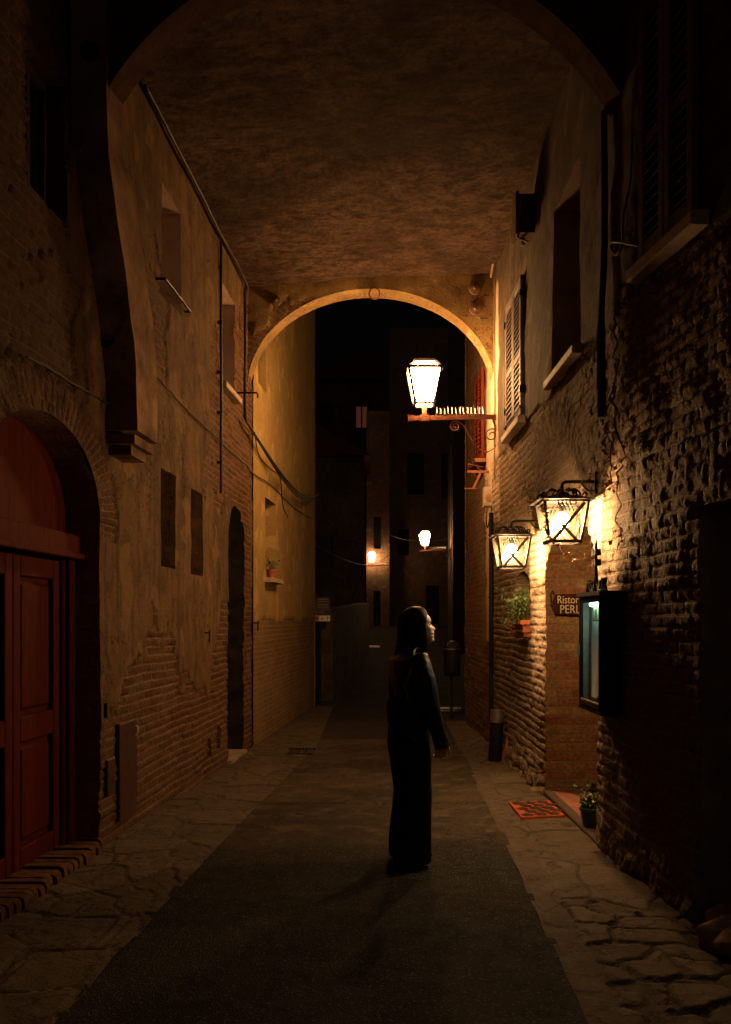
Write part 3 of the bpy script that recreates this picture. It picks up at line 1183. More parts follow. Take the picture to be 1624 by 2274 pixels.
def plant_pot(name, label, c, r, h, mat, group=None, leaves=60, spread=.12, lift=.16, petals=None, drop=0.0):
    t = thing(name, label, 'potted plant', c, group)
    mb = MB()
    mb.lathe([(r * .72, 0), (r * .78, .01), (r, h * .86), (r * 1.1, h * .86), (r * 1.1, h), (r * .92, h), (r * .88, h * .85)], 20, c)
    part('pot', mb, mat, t, 40)
    mb = MB()
    lf = MB()
    c = Vector(c)
    for k in range(9):
        w = k * .7
        tip = c + Vector((cos(w) * spread * random.uniform(.4, 1.1), sin(w) * spread * random.uniform(.4, 1.1), h + lift * random.uniform(.4, 1.1)))
        base = c + Vector((cos(w) * r * .3, sin(w) * r * .3, h * .8))
        mid = base.lerp(tip, .5) + Vector((0, 0, .03))
        mb.tube(spl([base, mid, tip], 4), .003, 5)
        for q in range(leaves // 9):
            p = base.lerp(tip, random.uniform(.3, 1.05)) + Vector([random.gauss(0, spread * .22) for _ in range(3)])
            lf.leaf(p, random.uniform(.03, .055))
    part('stem', mb, m_twig, t)
    part('foliage', lf, m_leaf, t)
    if petals:
        mb = MB()
        for k in range(7):
            p = c + Vector((random.gauss(-.05, spread * .5), random.gauss(-.05, spread * .5), h + lift * random.uniform(.4, .9)))
            for q in range(5):
                mb.leaf(p, .02)
        part('flower', mb, petals, t)
    return t


p = PL(13.3, 2.235, .02)
plant_pot('potted_plant', 'small potted plant on the window sill of the yellow house', (p.x, p.y, p.z), .08, .13, m_terra, None, 60, .1, .2)
mb = MB()
mb.bevbox(PL, 12.85, 13.8, 2.16, 2.228, -.1, .12, .008)
part('sill', mb, m_sill, HB)

# ================================================================== RIGHT HOUSE (pale brick, restaurant)
ENTRY = arch(6.55, 8.42, -.2, 1.95, .5, 30)
NICHE = arch(9.2, 10.15, 1.42, 1.92, .22, 16)
RWIN = rect(6.98, 8.0, 3.76, 5.25)
SHW = rect(9.42, 10.45, 3.76, 5.25)
NSW = rect(4.80, 5.49, 3.79, 5.35)
NDOOR = rect(3.95, 4.85, -.2, 2.24)


def ringR(u, v):
    return sqrt((u - 8.08) ** 2 + (v - 2.5) ** 2) if v > 2.55 else 9


def maskR(u, v):
    w = fr(u * 1.4, v * 1.4, 11) * .3
    a = (3.66 + w * .25 - v) / .05
    a = min(a, max((abs(u - 6.7) - .22 + w * .4) / .1, (1.3 - v) / .1)) if u < 7.2 and v < 3.6 and False else a
    return clamp(.5 + a * .5, -.5, 1.5)


def regR(u, v):
    if .74 < ringR(u, v) < 1.12:
        return 2
    if v < .22 + .1 * sin(u * 4):
        return 1
    return 0


mapsR = {0: lambda u, v: (u + .02 * ns(u * 1.5, v * 1.5, 1), v + .018 * ns(u * 1.3, v * 1.6, 8)),
         1: lambda u, v: ((u + .09 * ns(u * 1.7, v * 1.7, 1)) * .72, (v + .09 * ns(u * 1.6, v * 1.9, 8)) * .52),
         2: lambda u, v: (ringR(u, v) - .72, atan2(v - 2.5, u - 8.08) * .95)}


def hR(u, v, k):
    n = .017 * fr(u * .9, v * .9, 5) + .005 * ns(u * 6, v * 6)
    if k > .5:
        g = regR(u, v)
        U, V = mapsR[g](u, v)
        p, h = brickp(U, V, .17, .075, .016)
        n += (.011 if u > 8.2 else .009) * p + (.010 if g == 0 else .016 if g == 1 else .012) * (h - .5) + (.008 if u > 8.2 else .005) * ns(u * 19, v * 24) - .012
        if h > .985 and g != 2:
            n -= .018 * p
        if u < 6.4:
            n += .007 * fr(u * 4, v * 1.3, 2) + .003 * fr(u * 11, v * 5, 7)
    else:
        n += .016
    if v < .45:
        n += (.07 + .05 * fr(u * 7, v * 7, 4)) * (1 - v / .45) ** 1.5 * clamp(.6 + ns(u * 2.6, 3)) * sstep(.0, .3, abs(u - 7.48) - .82)
    return n


def lime_glowR(u, v):
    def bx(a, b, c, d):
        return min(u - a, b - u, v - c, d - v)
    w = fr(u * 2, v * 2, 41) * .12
    d = max(bx(6.0, 6.8, 1.5, 2.75), bx(8.3, 9.2, .9, 2.55), bx(11.3, 12.5, 2.9, 5.9))  # pale wash that paints the lantern and corner lamp glow into the wall
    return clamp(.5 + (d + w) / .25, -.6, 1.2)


HR = thing('restaurant_house', 'pale brick house with restaurant entrance, shuttered windows and plaster upper wall', 'house', (2.6, 8, -.05))
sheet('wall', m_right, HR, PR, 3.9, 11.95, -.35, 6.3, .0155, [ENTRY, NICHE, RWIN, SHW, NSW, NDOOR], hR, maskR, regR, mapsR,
      ku=(5.75,), back=(3.9, 11.95, -.4, 8.5, 4), flip=True, lime=lime_glowR)
mb = MB()
mb.add([PR(-6, -.35), PR(3.9, -.35), PR(3.9, 8.5), PR(-6, 8.5), PR(-6, -.35, -4), PR(3.9, -.35, -4), PR(3.9, 8.5, -4), PR(-6, 8.5, -4)], [(3, 2, 1, 0), (5, 6, 7, 4), (0, 3, 7, 4), (3, 2, 6, 7)])
part('side_wall', mb, m_far, HR)
# entrance
reveal('entrance_reveal', m_reveal, HR, PR, ENTRY, .95, hR, maskR, 40, 1.0, .022, False, .03)
mb = MB()
mb.add([PR(u, v, -.95) for u, v in ENTRY], [tuple(range(len(ENTRY)))])
for k in range(6):
    u = 6.6 + k * .31
    mb.bevbox(PR, u, u + .3, .05, 1.9, -.95, -.9, .01)
part('entrance_door', mb, m_signwood, HR)
mb = MB()
mb.pbox(PR, 6.44, 8.43, -.2, .03, -.93, -.06)
part('entrance_floor', mb, M('terracotta_tiles', (.23, .085, .05), .7, amp=.35, scale=5, bump=.4, bscale=25), HR)
mb = MB()
mb.bevbox(PR, 6.40, 8.40, -.2, .035, -.058, .02, .01)
part('entrance_sill', mb, M('dark_iron_edge', (.05, .028, .02), .7), HR)
mb = MB()
mb.box(XR + .03, XR + .17, 8.36, 8.43, .03, 1.1)
# niche
r = reveal('niche', m_right, HR, PR, NICHE, .2, hR, maskR, 5, 1.0, .01)
panel('back', m_stone, r, PR, NICHE, -.2)
# plain window recess
r = reveal('window', M('dull_limewash', (.27, .20, .16), .9, amp=.3, scale=3, bump=.3, bscale=40, spec=.1), HR, PR, RWIN, .3, hR, maskR, 4, 0.0)
panel('pane', m_panebk, r, PR, RWIN, -.3)
mb = MB()
mb.bevbox(PR, 6.93, 8.06, 3.68, 3.755, -.1, .09, .01)
part('sill', mb, m_sill, r)
mb = MB()
for a, b, c, d in ((6.98, 7.04, 3.76, 5.25), (7.94, 8.0, 3.76, 5.25), (7.04, 7.94, 3.76, 3.82), (7.04, 7.94, 5.19, 5.25), (7.46, 7.52, 3.82, 5.19)):
    mb.pbox(PR, a, b, c, d, -.298, -.26)
part('frame', mb, m_shutd, r)


def shutter(P, parent, u0, u1, v0, v1, n, mat, mid=.42, swing=0.0, rows=None):
    hinge = u0
    def Q(u, v, d=0.0):
        return P(u, v, d + (u - hinge) * swing)
    mb = MB()
    st = .065
    rails = [(v0, v0 + .1), (v0 + (v1 - v0) * mid - .035, v0 + (v1 - v0) * mid + .035), (v1 - .085, v1)]
    mb.bevbox(Q, u0, u0 + st, v0, v1, n, n + .04, .004)
    mb.bevbox(Q, u1 - st, u1, v0, v1, n, n + .04, .004)
    for a, b in rails:
        mb.bevbox(Q, u0 + st, u1 - st, a, b, n, n + .038, .004)
    for (a, b) in ((rails[0][1], rails[1][0]), (rails[1][1], rails[2][0])):
        k = int((b - a) / .056)
        for i in range(k):
            z = a + (b - a) * (i + .5) / k
            mb.pbox(Q, u0 + st, u1 - st, z + .004, z + .020, n + .006, n + .037, 0, .018)
    return part('shutter', mb, mat, parent)


def shutter_window(P, HH, hole, fn, mat, depth=.2, sw=(0, 0), sill=True, mname=None, mats=None):
    r = reveal('window', mats or m_right, HH, P, hole, depth, fn, lambda u, v: 0.0, 3, 0.0)
    panel('pane', m_panebk, r, P, hole, -depth)
    u0, u1, v0, v1 = hole[0][0], hole[1][0], hole[0][1], hole[2][1]
    c = (u0 + u1) / 2
    shutter(P, r, u0 + .01, c - .004, v0 + .01, v1 - .01, .018, mat, .45, sw[0])
    shutter(P, r, c + .004, u1 - .01, v0 + .01, v1 - .01, .018, mat, .45, sw[1])
    if sill:
        mb = MB()
        mb.bevbox(P, u0 - .07, u1 + .07, v0 - .085, v0 - .005, -.1, .10, .01)
        part('sill', mb, m_sill, r)
    return r


r = shutter_window(PR, HR, SHW, hR, m_shut, .2, (.0, .0))
mb = MB()
mb.tube([PR(9.4, 3.84, .07), PR(10.47, 3.84, .07)], .008, 6)
for u in (9.4, 10.47):
    mb.tube(spl([PR(u, 3.84, .07), PR(u - .05, 3.85, .08), PR(u - .08, 3.8, .05)], 4), .008, 6)
part('catch', mb, m_iron, r, 40)
for u in (9.40, 10.46):
    for z in (4.0, 5.0):
        mb = MB()
        mb.pbox(PR, u - .02, u + .02, z, z + .07, -.02, .075)
        part('hinge', mb, m_iron, r)
shutter_window(PR, HR, NSW, hR, m_shutd, .2)
r = reveal('near_doorway', m_stone, HR, PR, NDOOR, .7, hR, maskR, 5, 1.0, .02)
panel('door_leaf', m_signwood, r, PR, NDOOR, -.7)

# boulder at the foot of the doorway
mb = MB()
st = MB()
st.ball((1.84, 4.42, .06), (.16, .3, .16), 0, 40, 24)
for q in st.v:
    q += (q - Vector((1.84, 4.42, .06))).normalized() * (.07 * fr(q.x * 5, q.y * 5, q.z * 5) - .05 * abs(ns(q.x * 9, q.y * 9, q.z * 9)))
solo('boulder', st, m_stone, 'rounded dark boulder at the foot of the black doorway', 'boulder', 60)

# ---- conduits and boxes on the right wall
mb = MB()
pts = [onR(x, y, .04) for x, y in ((1259, 138), (1240, 190), (1215, 262), (1190, 330), (1165, 395), (1140, 448), (1118, 505), (1105, 560), (1096, 615))]
for k in range(2):
    mb.tube([p + Vector((-.01 - .02 * k, 0, .03 - .03 * k + .008 * ns(i, k * 5))) for i, p in enumerate(spl(pts, 4))], .016, 6)
solo('ceiling_conduit', mb, m_conduit, 'pale double conduit along the soffit edge of the right wall', 'conduit', 40)
mb = MB()
mb.tube([PR(11.5, 6.0, .03), PR(11.52, 5.2, .03), PR(11.5, 4.6, .03), PR(11.52, 3.9, .03), PR(11.5, 3.4, .03)], .012, 6)
solo('corner_wire', mb, m_conduit, 'pale wire running down the bright corner beside the far arch', 'wire', 40)
mb = MB()
mb.tube(spl([PR(6.15, 5.1, .05), PR(6.14, 4.2, .05), PR(6.15, 3.6, .07), PR(6.13, 3.0, .07)], 6), [.022] * 12 + [.03] * 7, 8)
solo('thick_cable', mb, m_cable, 'thick black cable hanging down the dark right wall by the near shutters', 'cable', 40)
mb = MB()
pts = [onR(x, y, .05) for x, y in ((1404, 300), (1400, 400), (1385, 480), (1382, 540), (1370, 565), (1357, 552), (1362, 538), (1385, 540), (1420, 548), (1433, 560))]
mb.tube(spl(pts, 5), .008, 6)
solo('looped_wire', mb, m_cable, 'thin looped wire beside the near shutters', 'wire', 40)
mb = MB()
mb.tube([onR(1378, 636, .0), onR(1378, 636, .22)], .012, 6)
iron('iron_peg', 'short iron peg in the dark right wall below the near shutters', 'peg', mb)
t = thing('junction_box', 'small dark electrical box on the right wall under the soffit', 'electrical box', (1.58, 8.9, 5.42))
mb = MB()
mb.box(1.5, 1.7, 8.82, 9.02, 5.42, 5.80)
mb.box(1.47, 1.5, 8.80, 9.04, 5.40, 5.82)
part('case', mb, m_shutd, t)
mb = MB()
mb.tube([(1.52, 8.81, 5.75), (1.5, 8.8, 5.5), (1.49, 8.8, 5.36), (1.6, 8.85, 5.34)], .012, 6)
mb.tube([(1.56, 8.92, 5.42), (1.56, 8.92, 5.33)], .02, 8)
part('pipe', mb, m_conduit, t, 40)

# downpipe by the arch
t = thing('downpipe', 'dark downpipe on the right wall just before the far arch', 'pipe', PR(11.6, .3, .06))
mb = MB()
mb.tube([PR(11.6, 3.0, .06), PR(11.6, .35, .06)], .03, 12)
part('pipe', mb, m_black, t, 40)
for z in (2.7, 1.9, 1.1):
    mb = MB()
    mb.lathe([(.036, 0), (.036, .03)], 12, PR(11.6, z, .06))
    mb.bar(PR(11.6, z + .015, .06), PR(11.6, z + .015, -.02), .012)
    part('clamp', mb, m_iron, t, 40)

# ================================================================== RIGHT HOUSE beyond the arch
HD = thing('corner_house', 'narrow stone house with a red shutter just beyond the far arch', 'house', (2.6, 13.5, -.15))
RSH = rect(12.75, 13.6, 3.92, 5.2)


def maskD(u, v):
    w = fr(u * 1.5, v * 1.5, 21) * .4
    a = max((1.25 - v + w) / .1, (min(u - 12.75, 9) + w) / .12)
    return clamp(.5 + a * .5, -.4, 1.4)


def hD(u, v, k):
    n = .02 * fr(u, v, 31) + .006 * ns(u * 8, v * 8)
    if k > .5:
        p, h = brickp(u, v, .24, .075, .017)
        n += .012 * p + .02 * (h - .5) - .02 + .012 * ns(u * 14, v * 14)
    return n


m_corner = masonry('stone_and_red_brick', (0.190, 0.063, 0.031), (0.211, 0.121, 0.063), (0.190, 0.130, 0.076), (0.211, 0.140, 0.067), (0.274, 0.184, 0.094), rh=.075, bw=.24, stain=(0.137, 0.087, 0.045))
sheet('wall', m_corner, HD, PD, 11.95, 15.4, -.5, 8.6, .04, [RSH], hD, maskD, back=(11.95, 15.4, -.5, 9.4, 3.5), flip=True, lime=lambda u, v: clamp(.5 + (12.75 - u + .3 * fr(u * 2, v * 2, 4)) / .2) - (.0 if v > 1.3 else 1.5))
r = shutter_window(PD, HD, RSH, hD, m_redshut, .18, (0, 0), False, None, m_corner)
mb = MB()
mb.bevbox(PD, 12.68, 13.68, 3.85, 3.9, -.1, .16, .01)
mb.bar(PD(12.9, 3.72, 0), PD(12.9, 3.86, .15), .025)
mb.bar(PD(13.45, 3.72, 0), PD(13.45, 3.86, .15), .025)
part('sill', mb, m_rust, r)
t = thing('number_box', 'grey wall box marked with an orange eight near the far arch', 'box', (1.63, 12.05, 3.1))
mb = MB()
mb.bevbox(lambda u, v, n: Vector((u, 12.03 - n, v)), 1.585, 1.70, 3.14, 3.40, -.15, 0, .008)
part('case', mb, M('grey_box_paint', (.36, .30, .25), .6), t)


def text_mesh(s, size, M4, name='lettering', mat=None, parent=None, depth=.003, align='LEFT', shear=0.0):
    cu = bpy.data.curves.new('t', 'FONT')
    cu.body = s
    cu.size = size
    cu.extrude = depth
    cu.align_x = align
    cu.shear = shear
    cu.resolution_u = 3
    ob = bpy.data.objects.new('t', cu)
    COL.objects.link(ob)
    dg = bpy.context.evaluated_depsgraph_get()
    me = bpy.data.meshes.new_from_object(ob.evaluated_get(dg))
    bpy.data.objects.remove(ob)
    bpy.data.curves.remove(cu)
    me.transform(M4)
    me.materials.clear()
    me.materials.append(mat)
    me.transform(Matrix.Translation(-world_off(parent)))
    me.name = name
    return link(name, me, parent)


FRONT = Matrix.Rotation(radians(90), 4, 'X')        # text standing up, read from -Y
text_mesh('8', .13, Matrix.Translation((1.64, 12.022, 3.22)) @ FRONT, 'numeral', M('orange_numeral', (.6, .2, .02), .6), t, .002, 'CENTER')
# meter cable below the box
mb = MB()
mb.tube(spl([(1.63, 12.03, 3.14), (1.61, 12.0, 2.98), (1.63, 12.02, 2.85), (1.66, 12.03, 2.99)], 5), .008, 6)
solo('meter_cable', mb, m_cable, 'loop of thin cable hanging below the grey wall box', 'cable', 40)
mb = MB()
a = PD(12.5, 3.62, 0)
mb.bar(PD(12.4, 3.66, -.02), PD(12.4, 3.66, .30), .03)
mb.bar(PD(12.62, 3.76, .05), PD(12.36, 3.76, .28), .016)
mb.bar(PD(12.4, 3.64, .12), PD(12.4, 3.42, .22), .03)
mb.bar(PD(12.4, 3.43, .16), PD(12.4, 3.43, .34), .014)
iron('laundry_bracket', 'rusty iron bracket with cross bars below the red shutter', 'bracket', mb, None, m_rust)

# ================================================================== BACKGROUND
def far_house(name, label, x0, x1, y, z0, z1, depth, wins, lit=(), mat=None, roof=None):
    t = thing(name, label, 'house', ((x0 + x1) / 2, y + 1, z0))
    P = lambda u, v, n=0.0: Vector((u, y - n, v))
    hs = [rect(*w) for w in wins]
    sheet('wall', mat or m_far, t, P, x0, x1, z0, z1, .25, hs, lambda u, v, k: .04 * fr(u * .7, v * .7, y), lambda u, v: clamp(.5 + fr(u * .5, v * .5, y) * .9), back=(x0, x1, z0, z1, depth))
    for i, h in enumerate(hs):
        r = reveal('window', mat or m_far, t, P, h, .25, lambda u, v, k: 0, lambda u, v: 0, 2, 1.0)
        panel('pane', m_litwin if i in lit else m_dark, r, P, h, -.25)
        mb = MB()
        u0, u1, v0, v1 = h[0][0], h[1][0], h[0][1], h[2][1]
        c = (u0 + u1) / 2
        mb.box(c - .05, c + .05, y + .2, y + .245, v0, v1)
        mb.box(u0, u1, y + .2, y + .24, v1 - .06, v1)
        part('frame', mb, m_iron, r)
    if roof:
        mb = MB()
        mb.prism([(x0 - .3, z1), (x1 + .3, z1), ((x0 + x1) / 2, z1 + roof)], lambda p: Vector((p[0], y - .4, p[1])), lambda p: Vector((p[0], y + depth, p[1])))
        part('roof', mb, m_signwood, t)
    return t


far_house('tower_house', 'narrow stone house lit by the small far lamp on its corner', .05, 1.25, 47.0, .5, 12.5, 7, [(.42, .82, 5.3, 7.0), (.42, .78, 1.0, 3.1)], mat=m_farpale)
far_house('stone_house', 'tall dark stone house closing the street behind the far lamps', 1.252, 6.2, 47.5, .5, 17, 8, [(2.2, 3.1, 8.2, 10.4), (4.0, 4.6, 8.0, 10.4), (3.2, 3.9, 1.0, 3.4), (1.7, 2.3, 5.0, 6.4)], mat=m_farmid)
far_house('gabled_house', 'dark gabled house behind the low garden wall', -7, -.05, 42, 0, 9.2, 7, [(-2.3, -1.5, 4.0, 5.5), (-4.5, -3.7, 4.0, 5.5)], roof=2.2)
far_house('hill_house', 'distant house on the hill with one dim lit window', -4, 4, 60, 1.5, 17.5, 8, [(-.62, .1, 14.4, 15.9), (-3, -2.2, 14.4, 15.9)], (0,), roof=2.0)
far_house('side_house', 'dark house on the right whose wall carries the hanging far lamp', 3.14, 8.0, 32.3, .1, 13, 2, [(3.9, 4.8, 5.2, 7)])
# low garden wall
GW = thing('garden_wall', 'low stone garden wall curving up the street on the left', 'wall', (-.3, 27, 0))
mb = MB()
N = 60
vs, fs = [], []
for i in range(N + 1):
    t = i / N
    Y = 19.8 + 14.2 * t
    X = -.72 + .86 * t
    z0, z1 = gz(Y) - .2, 1.82 + .42 * t + .05 * ns(Y * 2, 1)
    for (dx, z) in ((0, z0), (0, z1), (-.4, z1), (-.4, z0)):
        vs.append(Vector((X + dx + .04 * ns(Y * 3, z * 3, dx), Y, z)))
for i in range(N):
    for k in range(4):
        j = (k + 1) % 4
        fs.append((i * 4 + k, i * 4 + j, i * 4 + 4 + j, i * 4 + 4 + k))
fs += [(0, 1, 2, 3), (N * 4 + 3, N * 4 + 2, N * 4 + 1, N * 4)]
mb.add(vs, fs)
part('wall', mb, M('dark_garden_stone', (.06, .045, .03), .9, amp=.6, scale=3, bump=.9, bscale=12), GW)
# sign post
SP = thing('sign_post', 'dark post with stacked direction boards at the corner of the yellow house', 'sign post', (-.98, 20.0, gz(20)))
mb = MB()
mb.tube([(-.98, 20.03, gz(20)), (-.98, 20.03, 2.12)], .03, 10)
part('post', mb, m_iron, SP, 40)
xs0, xs1 = -1.22, -.76
for k, (z0, z1) in enumerate(((1.965, 2.10), (1.845, 1.96), (1.71, 1.84), (1.585, 1.705))):
    mb = MB()
    mb.box(xs0, xs1, 19.985, 20.0, z0, z1)
    b = part('board', mb, m_white if k == 3 else m_signblk, SP, None, 'white pictogram board with a black arrow' if k == 3 else None)
    mb = MB()
    if k < 3:
        mb.box(xs0 + .005, xs1 - .005, 19.978, 19.984, z0 + .002, z0 + .008)
    if k < 2:
        for q in range(2):
            mb.box(xs0 + .19, xs1 - .04, 19.978, 19.984, z0 + .035 + q * .045, z0 + .055 + q * .045)
        mb.add([(xs0 + .11 + .035 * cos(w), 19.98, (z0 + z1) / 2 + .035 * sin(w)) for w in [k_ * pi / 4 for k_ in range(8)]], [tuple(range(8))])
        part('marking', mb, m_grey, b)
    if k == 2:
        part('marking', mb, m_grey, b)
        text_mesh('Bertelli', .075, Matrix.Translation((xs0 + .1, 19.982, z0 + .055)) @ FRONT, 'lettering', m_grey, b, .002, shear=.3)
    if k == 3:
        mb = MB()
        mb.box(xs0 + .12, xs0 + .22, 19.978, 19.984, z0 + .01, z1 - .01)
        part('red_panel', mb, m_red, b)
        mb = MB()
        cx = xs1 - .055
        mb.box(cx - .006, cx + .006, 19.978, 19.984, z0 + .015, z1 - .02)
        for s in (-1, 1):
            mb.bar((cx, 19.981, z1 - .02), (cx + s * .04, 19.981, z1 - .06), .014, .006)
            mb.box(cx - .115 + s * .014 - .006, cx - .115 + s * .014 + .006, 19.978, 19.984, z0 + .03, z1 - .04)
            mb.box(cx - .115 + s * .014 - .006, cx - .115 + s * .014 + .006, 19.978, 19.984, z1 - .035, z1 - .025)
        part('arrow', mb, m_black, b)
SP.location.y -= .65
# litter bin at the corner
LB = thing('litter_bin', 'black rounded litter bin on a post by the corner house', 'bin', (1.54, 16.0, gz(16)))
mb = MB()
n_ = 24
rings = []
for (z, r) in ((.62, .12), (.64, .14), (.9, .15), (1.1, .155), (1.18, .15), (1.235, .11), (1.25, .04)):
    rings.append([Vector((1.54 + r * cos(2 * pi * k / n_), 16 + r * .8 * sin(2 * pi * k / n_), z)) for k in range(n_)])
mb.loft(rings)
part('body', mb, m_black, LB, 50)
mb = MB()
mb.tube([(1.54 + .157 * cos(w), 16 + .13 * sin(w), 1.1) for w in [2 * pi * k / 24 for k in range(25)]], .008, 6)
mb.tube([(1.54 + .1 * cos(w), 15.9, 1.16 + .08 * sin(w)) for w in [pi * k / 10 for k in range(11)]], .006, 6)
part('rim', mb, m_steel, LB, 40)
mb = MB()
mb.tube([(1.54, 16.13, gz(16)), (1.54, 16.13, 1.0)], .025, 10)
part('post', mb, m_iron, LB, 40)
# drain grate
mb = MB()
gx0, gx1, gy = 1.45, 1.85, 17.6
for k in range(8):
    x = gx0 + (gx1 - gx0) * k / 7
    mb.box(x, x + .03, gy, gy + .3, gz(gy) + .03, gz(gy) + .055)
for y in (gy, gy + .29):
    mb.box(gx0 - .02, gx1 + .04, y, y + .02, gz(gy) + .0, gz(gy) + .058)
solo('drain_grate', mb, m_steel, 'striped steel drain grate shining on the road beyond the woman', 'grate')
mb = MB()
y0 = 34.5
mb.box(.12, .55, y0, y0 + 1.0, gz(y0) + .01, gz(y0) + .06)
solo('paper_sheet', mb, m_white, 'pale flat sheet lying on the road at the end of the garden wall', 'sheet')

# hanging wires across the far street
mb = MB()
for (A, B, sag) in (((-1.1, 18.8, 3.2), (1.25, 46.8, 5.0), .5), ((1.25, 46.8, 6.0), (3.1, 33.2, 4.6), .2)):
    A, B = Vector(A), Vector(B)
    mb.tube([A.lerp(B, k / 14) - Vector((0, 0, sag * sin(pi * k / 14))) for k in range(15)], .012, 5)
solo('street_wires', mb, m_cable, 'thin wires strung across the far end of the street', 'wire')
mb = MB()
mb.tube([(3.16, 33.0, gz(33)), (3.14, 33.0, 4.2), (3.16, 33.0, 8.0)], .035, 8)
solo('drain_pipe', mb, m_steel, 'thin pale drain pipe climbing the far right house', 'pipe', 40)

# ================================================================== STREET LAMPS
def street_lamp(loc, label):
    L = Vector(loc)
    t = thing('street_lamp', label, 'street lamp', loc, 'lantern street lamps on wall brackets')
    q = lambda x, y, z: L + Vector((x, y, z))
    ax = -.943                                      # lamp axis from the wall
    mb = MB()
    mb.bar(q(.0, 0, .012), q(-1.13, 0, -.008), .05, .055)
    mb.bar(q(-1.08, 0, -.007), q(-1.15, 0, -.008), .07, .075)
    mb.bar(q(ax - .06, 0, -.006), q(ax + .06, 0, -.004), .07, .075)
    mb.box(L.x - .02, L.x + .03, L.y - .05, L.y + .05, L.z - .35, L.z + .1)
    mb.bar(q(ax, 0, .02), q(ax, 0, .2), .055, .055)
    mb.tube(spl([q(-.01, 0, -.02), q(-.07, 0, -.03), q(-.03, 0, -.12), q(-.06, 0, -.2)], 4), .012, 6)
    part('bracket', mb, m_rust, t)
    mb = MB()
    px = lambda x, y: q((x - 1103) * .00575, 0, (929 - y) * .00575)
    S1 = [px(1007 + (13 - k * .55) * cos(a), 947 + (13 - k * .55) * sin(a) * 1.0) for k, a in enumerate([-pi / 2 - i * pi / 6 for i in range(19, -1, -1)])]
    spir = [px(1007 + r * cos(a), 948 + r * sin(a)) for r, a in [(3 + i * .62, -pi / 2 - (20 - i) * pi / 7 * 1.0) for i in range(21)]]
    spir = [px(1007 + (2.5 + 9.5 * i / 24) * cos(w), 948 + (2.5 + 9.5 * i / 24) * sin(w)) for i, w in [(i, pi * 1.5 + (i - 24) * -(-2 * pi * 1.7 / 24)) for i in range(25)]]
    path = spir + [px(1022, 943), px(1034, 960), px(1048, 985), px(1062, 1000), px(1080, 1004), px(1096, 993), px(1104, 975)]
    big = [px(1088 + (16 - 12.5 * i / 24) * cos(w), 967 + (16 - 12.5 * i / 24) * sin(w)) for i, w in [(i, .1 - i * 2 * pi * 1.55 / 24) for i in range(25)]]
    mb.tube(spl(path + big, 3), .0095, 6)
    part('scroll', mb, m_rust, t, 60)
    mb = MB()
    random.seed(5)
    mb.bar(q(-.18, 0, .045), q(-.80, 0, .040), .05, .008)
    for k in range(13):
        x = -.2 - k * .049
        for s in (-1, 1):
            xx = x + s * .009
            mb.tube([q(xx, s * .01, .045), q(xx - random.uniform(-.006, .01), s * .03, .135 + random.uniform(-.006, .006))], .0013, 4)
    part('bird_spikes', mb, m_steel, t)
    # lantern head
    zb, z1, z2, z3 = .165, .205, .60, .70
    w0, w1, w2, w3 = .115, .128, .205, .125
    def ringp(w, z):
        return [q(ax - w, -w, z), q(ax + w, -w, z), q(ax + w, w, z), q(ax - w, w, z)]
    mb = MB()
    R0, R1, R2, R3 = ringp(w0, zb), ringp(w1, z1), ringp(w2, z2), ringp(w3, z3)
    for R, k in ((R1, .02), (R2, .034), (R0, .024), (R3, .03)):
        for i in range(4):
            mb.bar(R[i], R[(i + 1) % 4], k)
    for A, B in ((R0, R1), (R1, R2), (R2, R3)):
        for i in range(4):
            mb.bar(A[i], B[i], .03)
    part('frame', mb, m_iron, t)
    mb = MB()
    for R in (ringp(w3 + .012, z3 + .004),):
        mb.hexa(R + ringp(w3 - .02, z3 + .035))
    part('cap', mb, m_rust, t)
    for i in range(4):
        j = (i + 1) % 4
        for A, B in ((R1, R2), (R2, R3)):
            mb = MB()
            c = (A[i] + A[j] + B[i] + B[j]) / 4
            inw = (q(ax, 0, c.z - L.z) - c).normalized() * .012
            mb.add([A[i] + inw, A[j] + inw, B[j] + inw, B[i] + inw], [(0, 1, 2, 3)])
            mb.add([A[i] + inw * 1.6, A[j] + inw * 1.6, B[j] + inw * 1.6, B[i] + inw * 1.6], [(3, 2, 1, 0)])
            part('pane', mb, m_lampglass if A is R1 else m_lampglass_top, t)
    mb = MB()
    mb.add(ringp(w0 - .004, zb + .008), [(0, 1, 2, 3)])
    mb.add([p for p in ringp(w0 - .004, zb + .010)] + ringp(w1 - .004, z1 - .004), [(0, 1, 5, 4), (1, 2, 6, 5), (2, 3, 7, 6), (3, 0, 4, 7)])
    part('lower_pane', mb, m_lampglass, t)
    return t


m_lampfar = emis('far_lamp_glass', (1.0, .55, .26), 75.0)


def dim(o):                                         # the far lamps are weaker
    for c in o.children:
        if c.name.startswith(('pane', 'lower_pane')):
            c.data = c.data.copy()
            c.data.materials[0] = m_lampfar


lampA = street_lamp((XR + .01, 11.45, 4.19), 'large glowing lantern on a red-brown scrolled bracket in the near arch opening')
b = copy_tree(lampA)
b.location = (3.12, 33.0, 4.15)
dim(b)
b['label'] = 'small far lantern on a spiked bracket above the woman'
b = copy_tree(lampA)
b.location = (1.27, 46.6, 4.40)
dim(b)
b['label'] = 'smallest far lantern glowing by the narrow stone house'


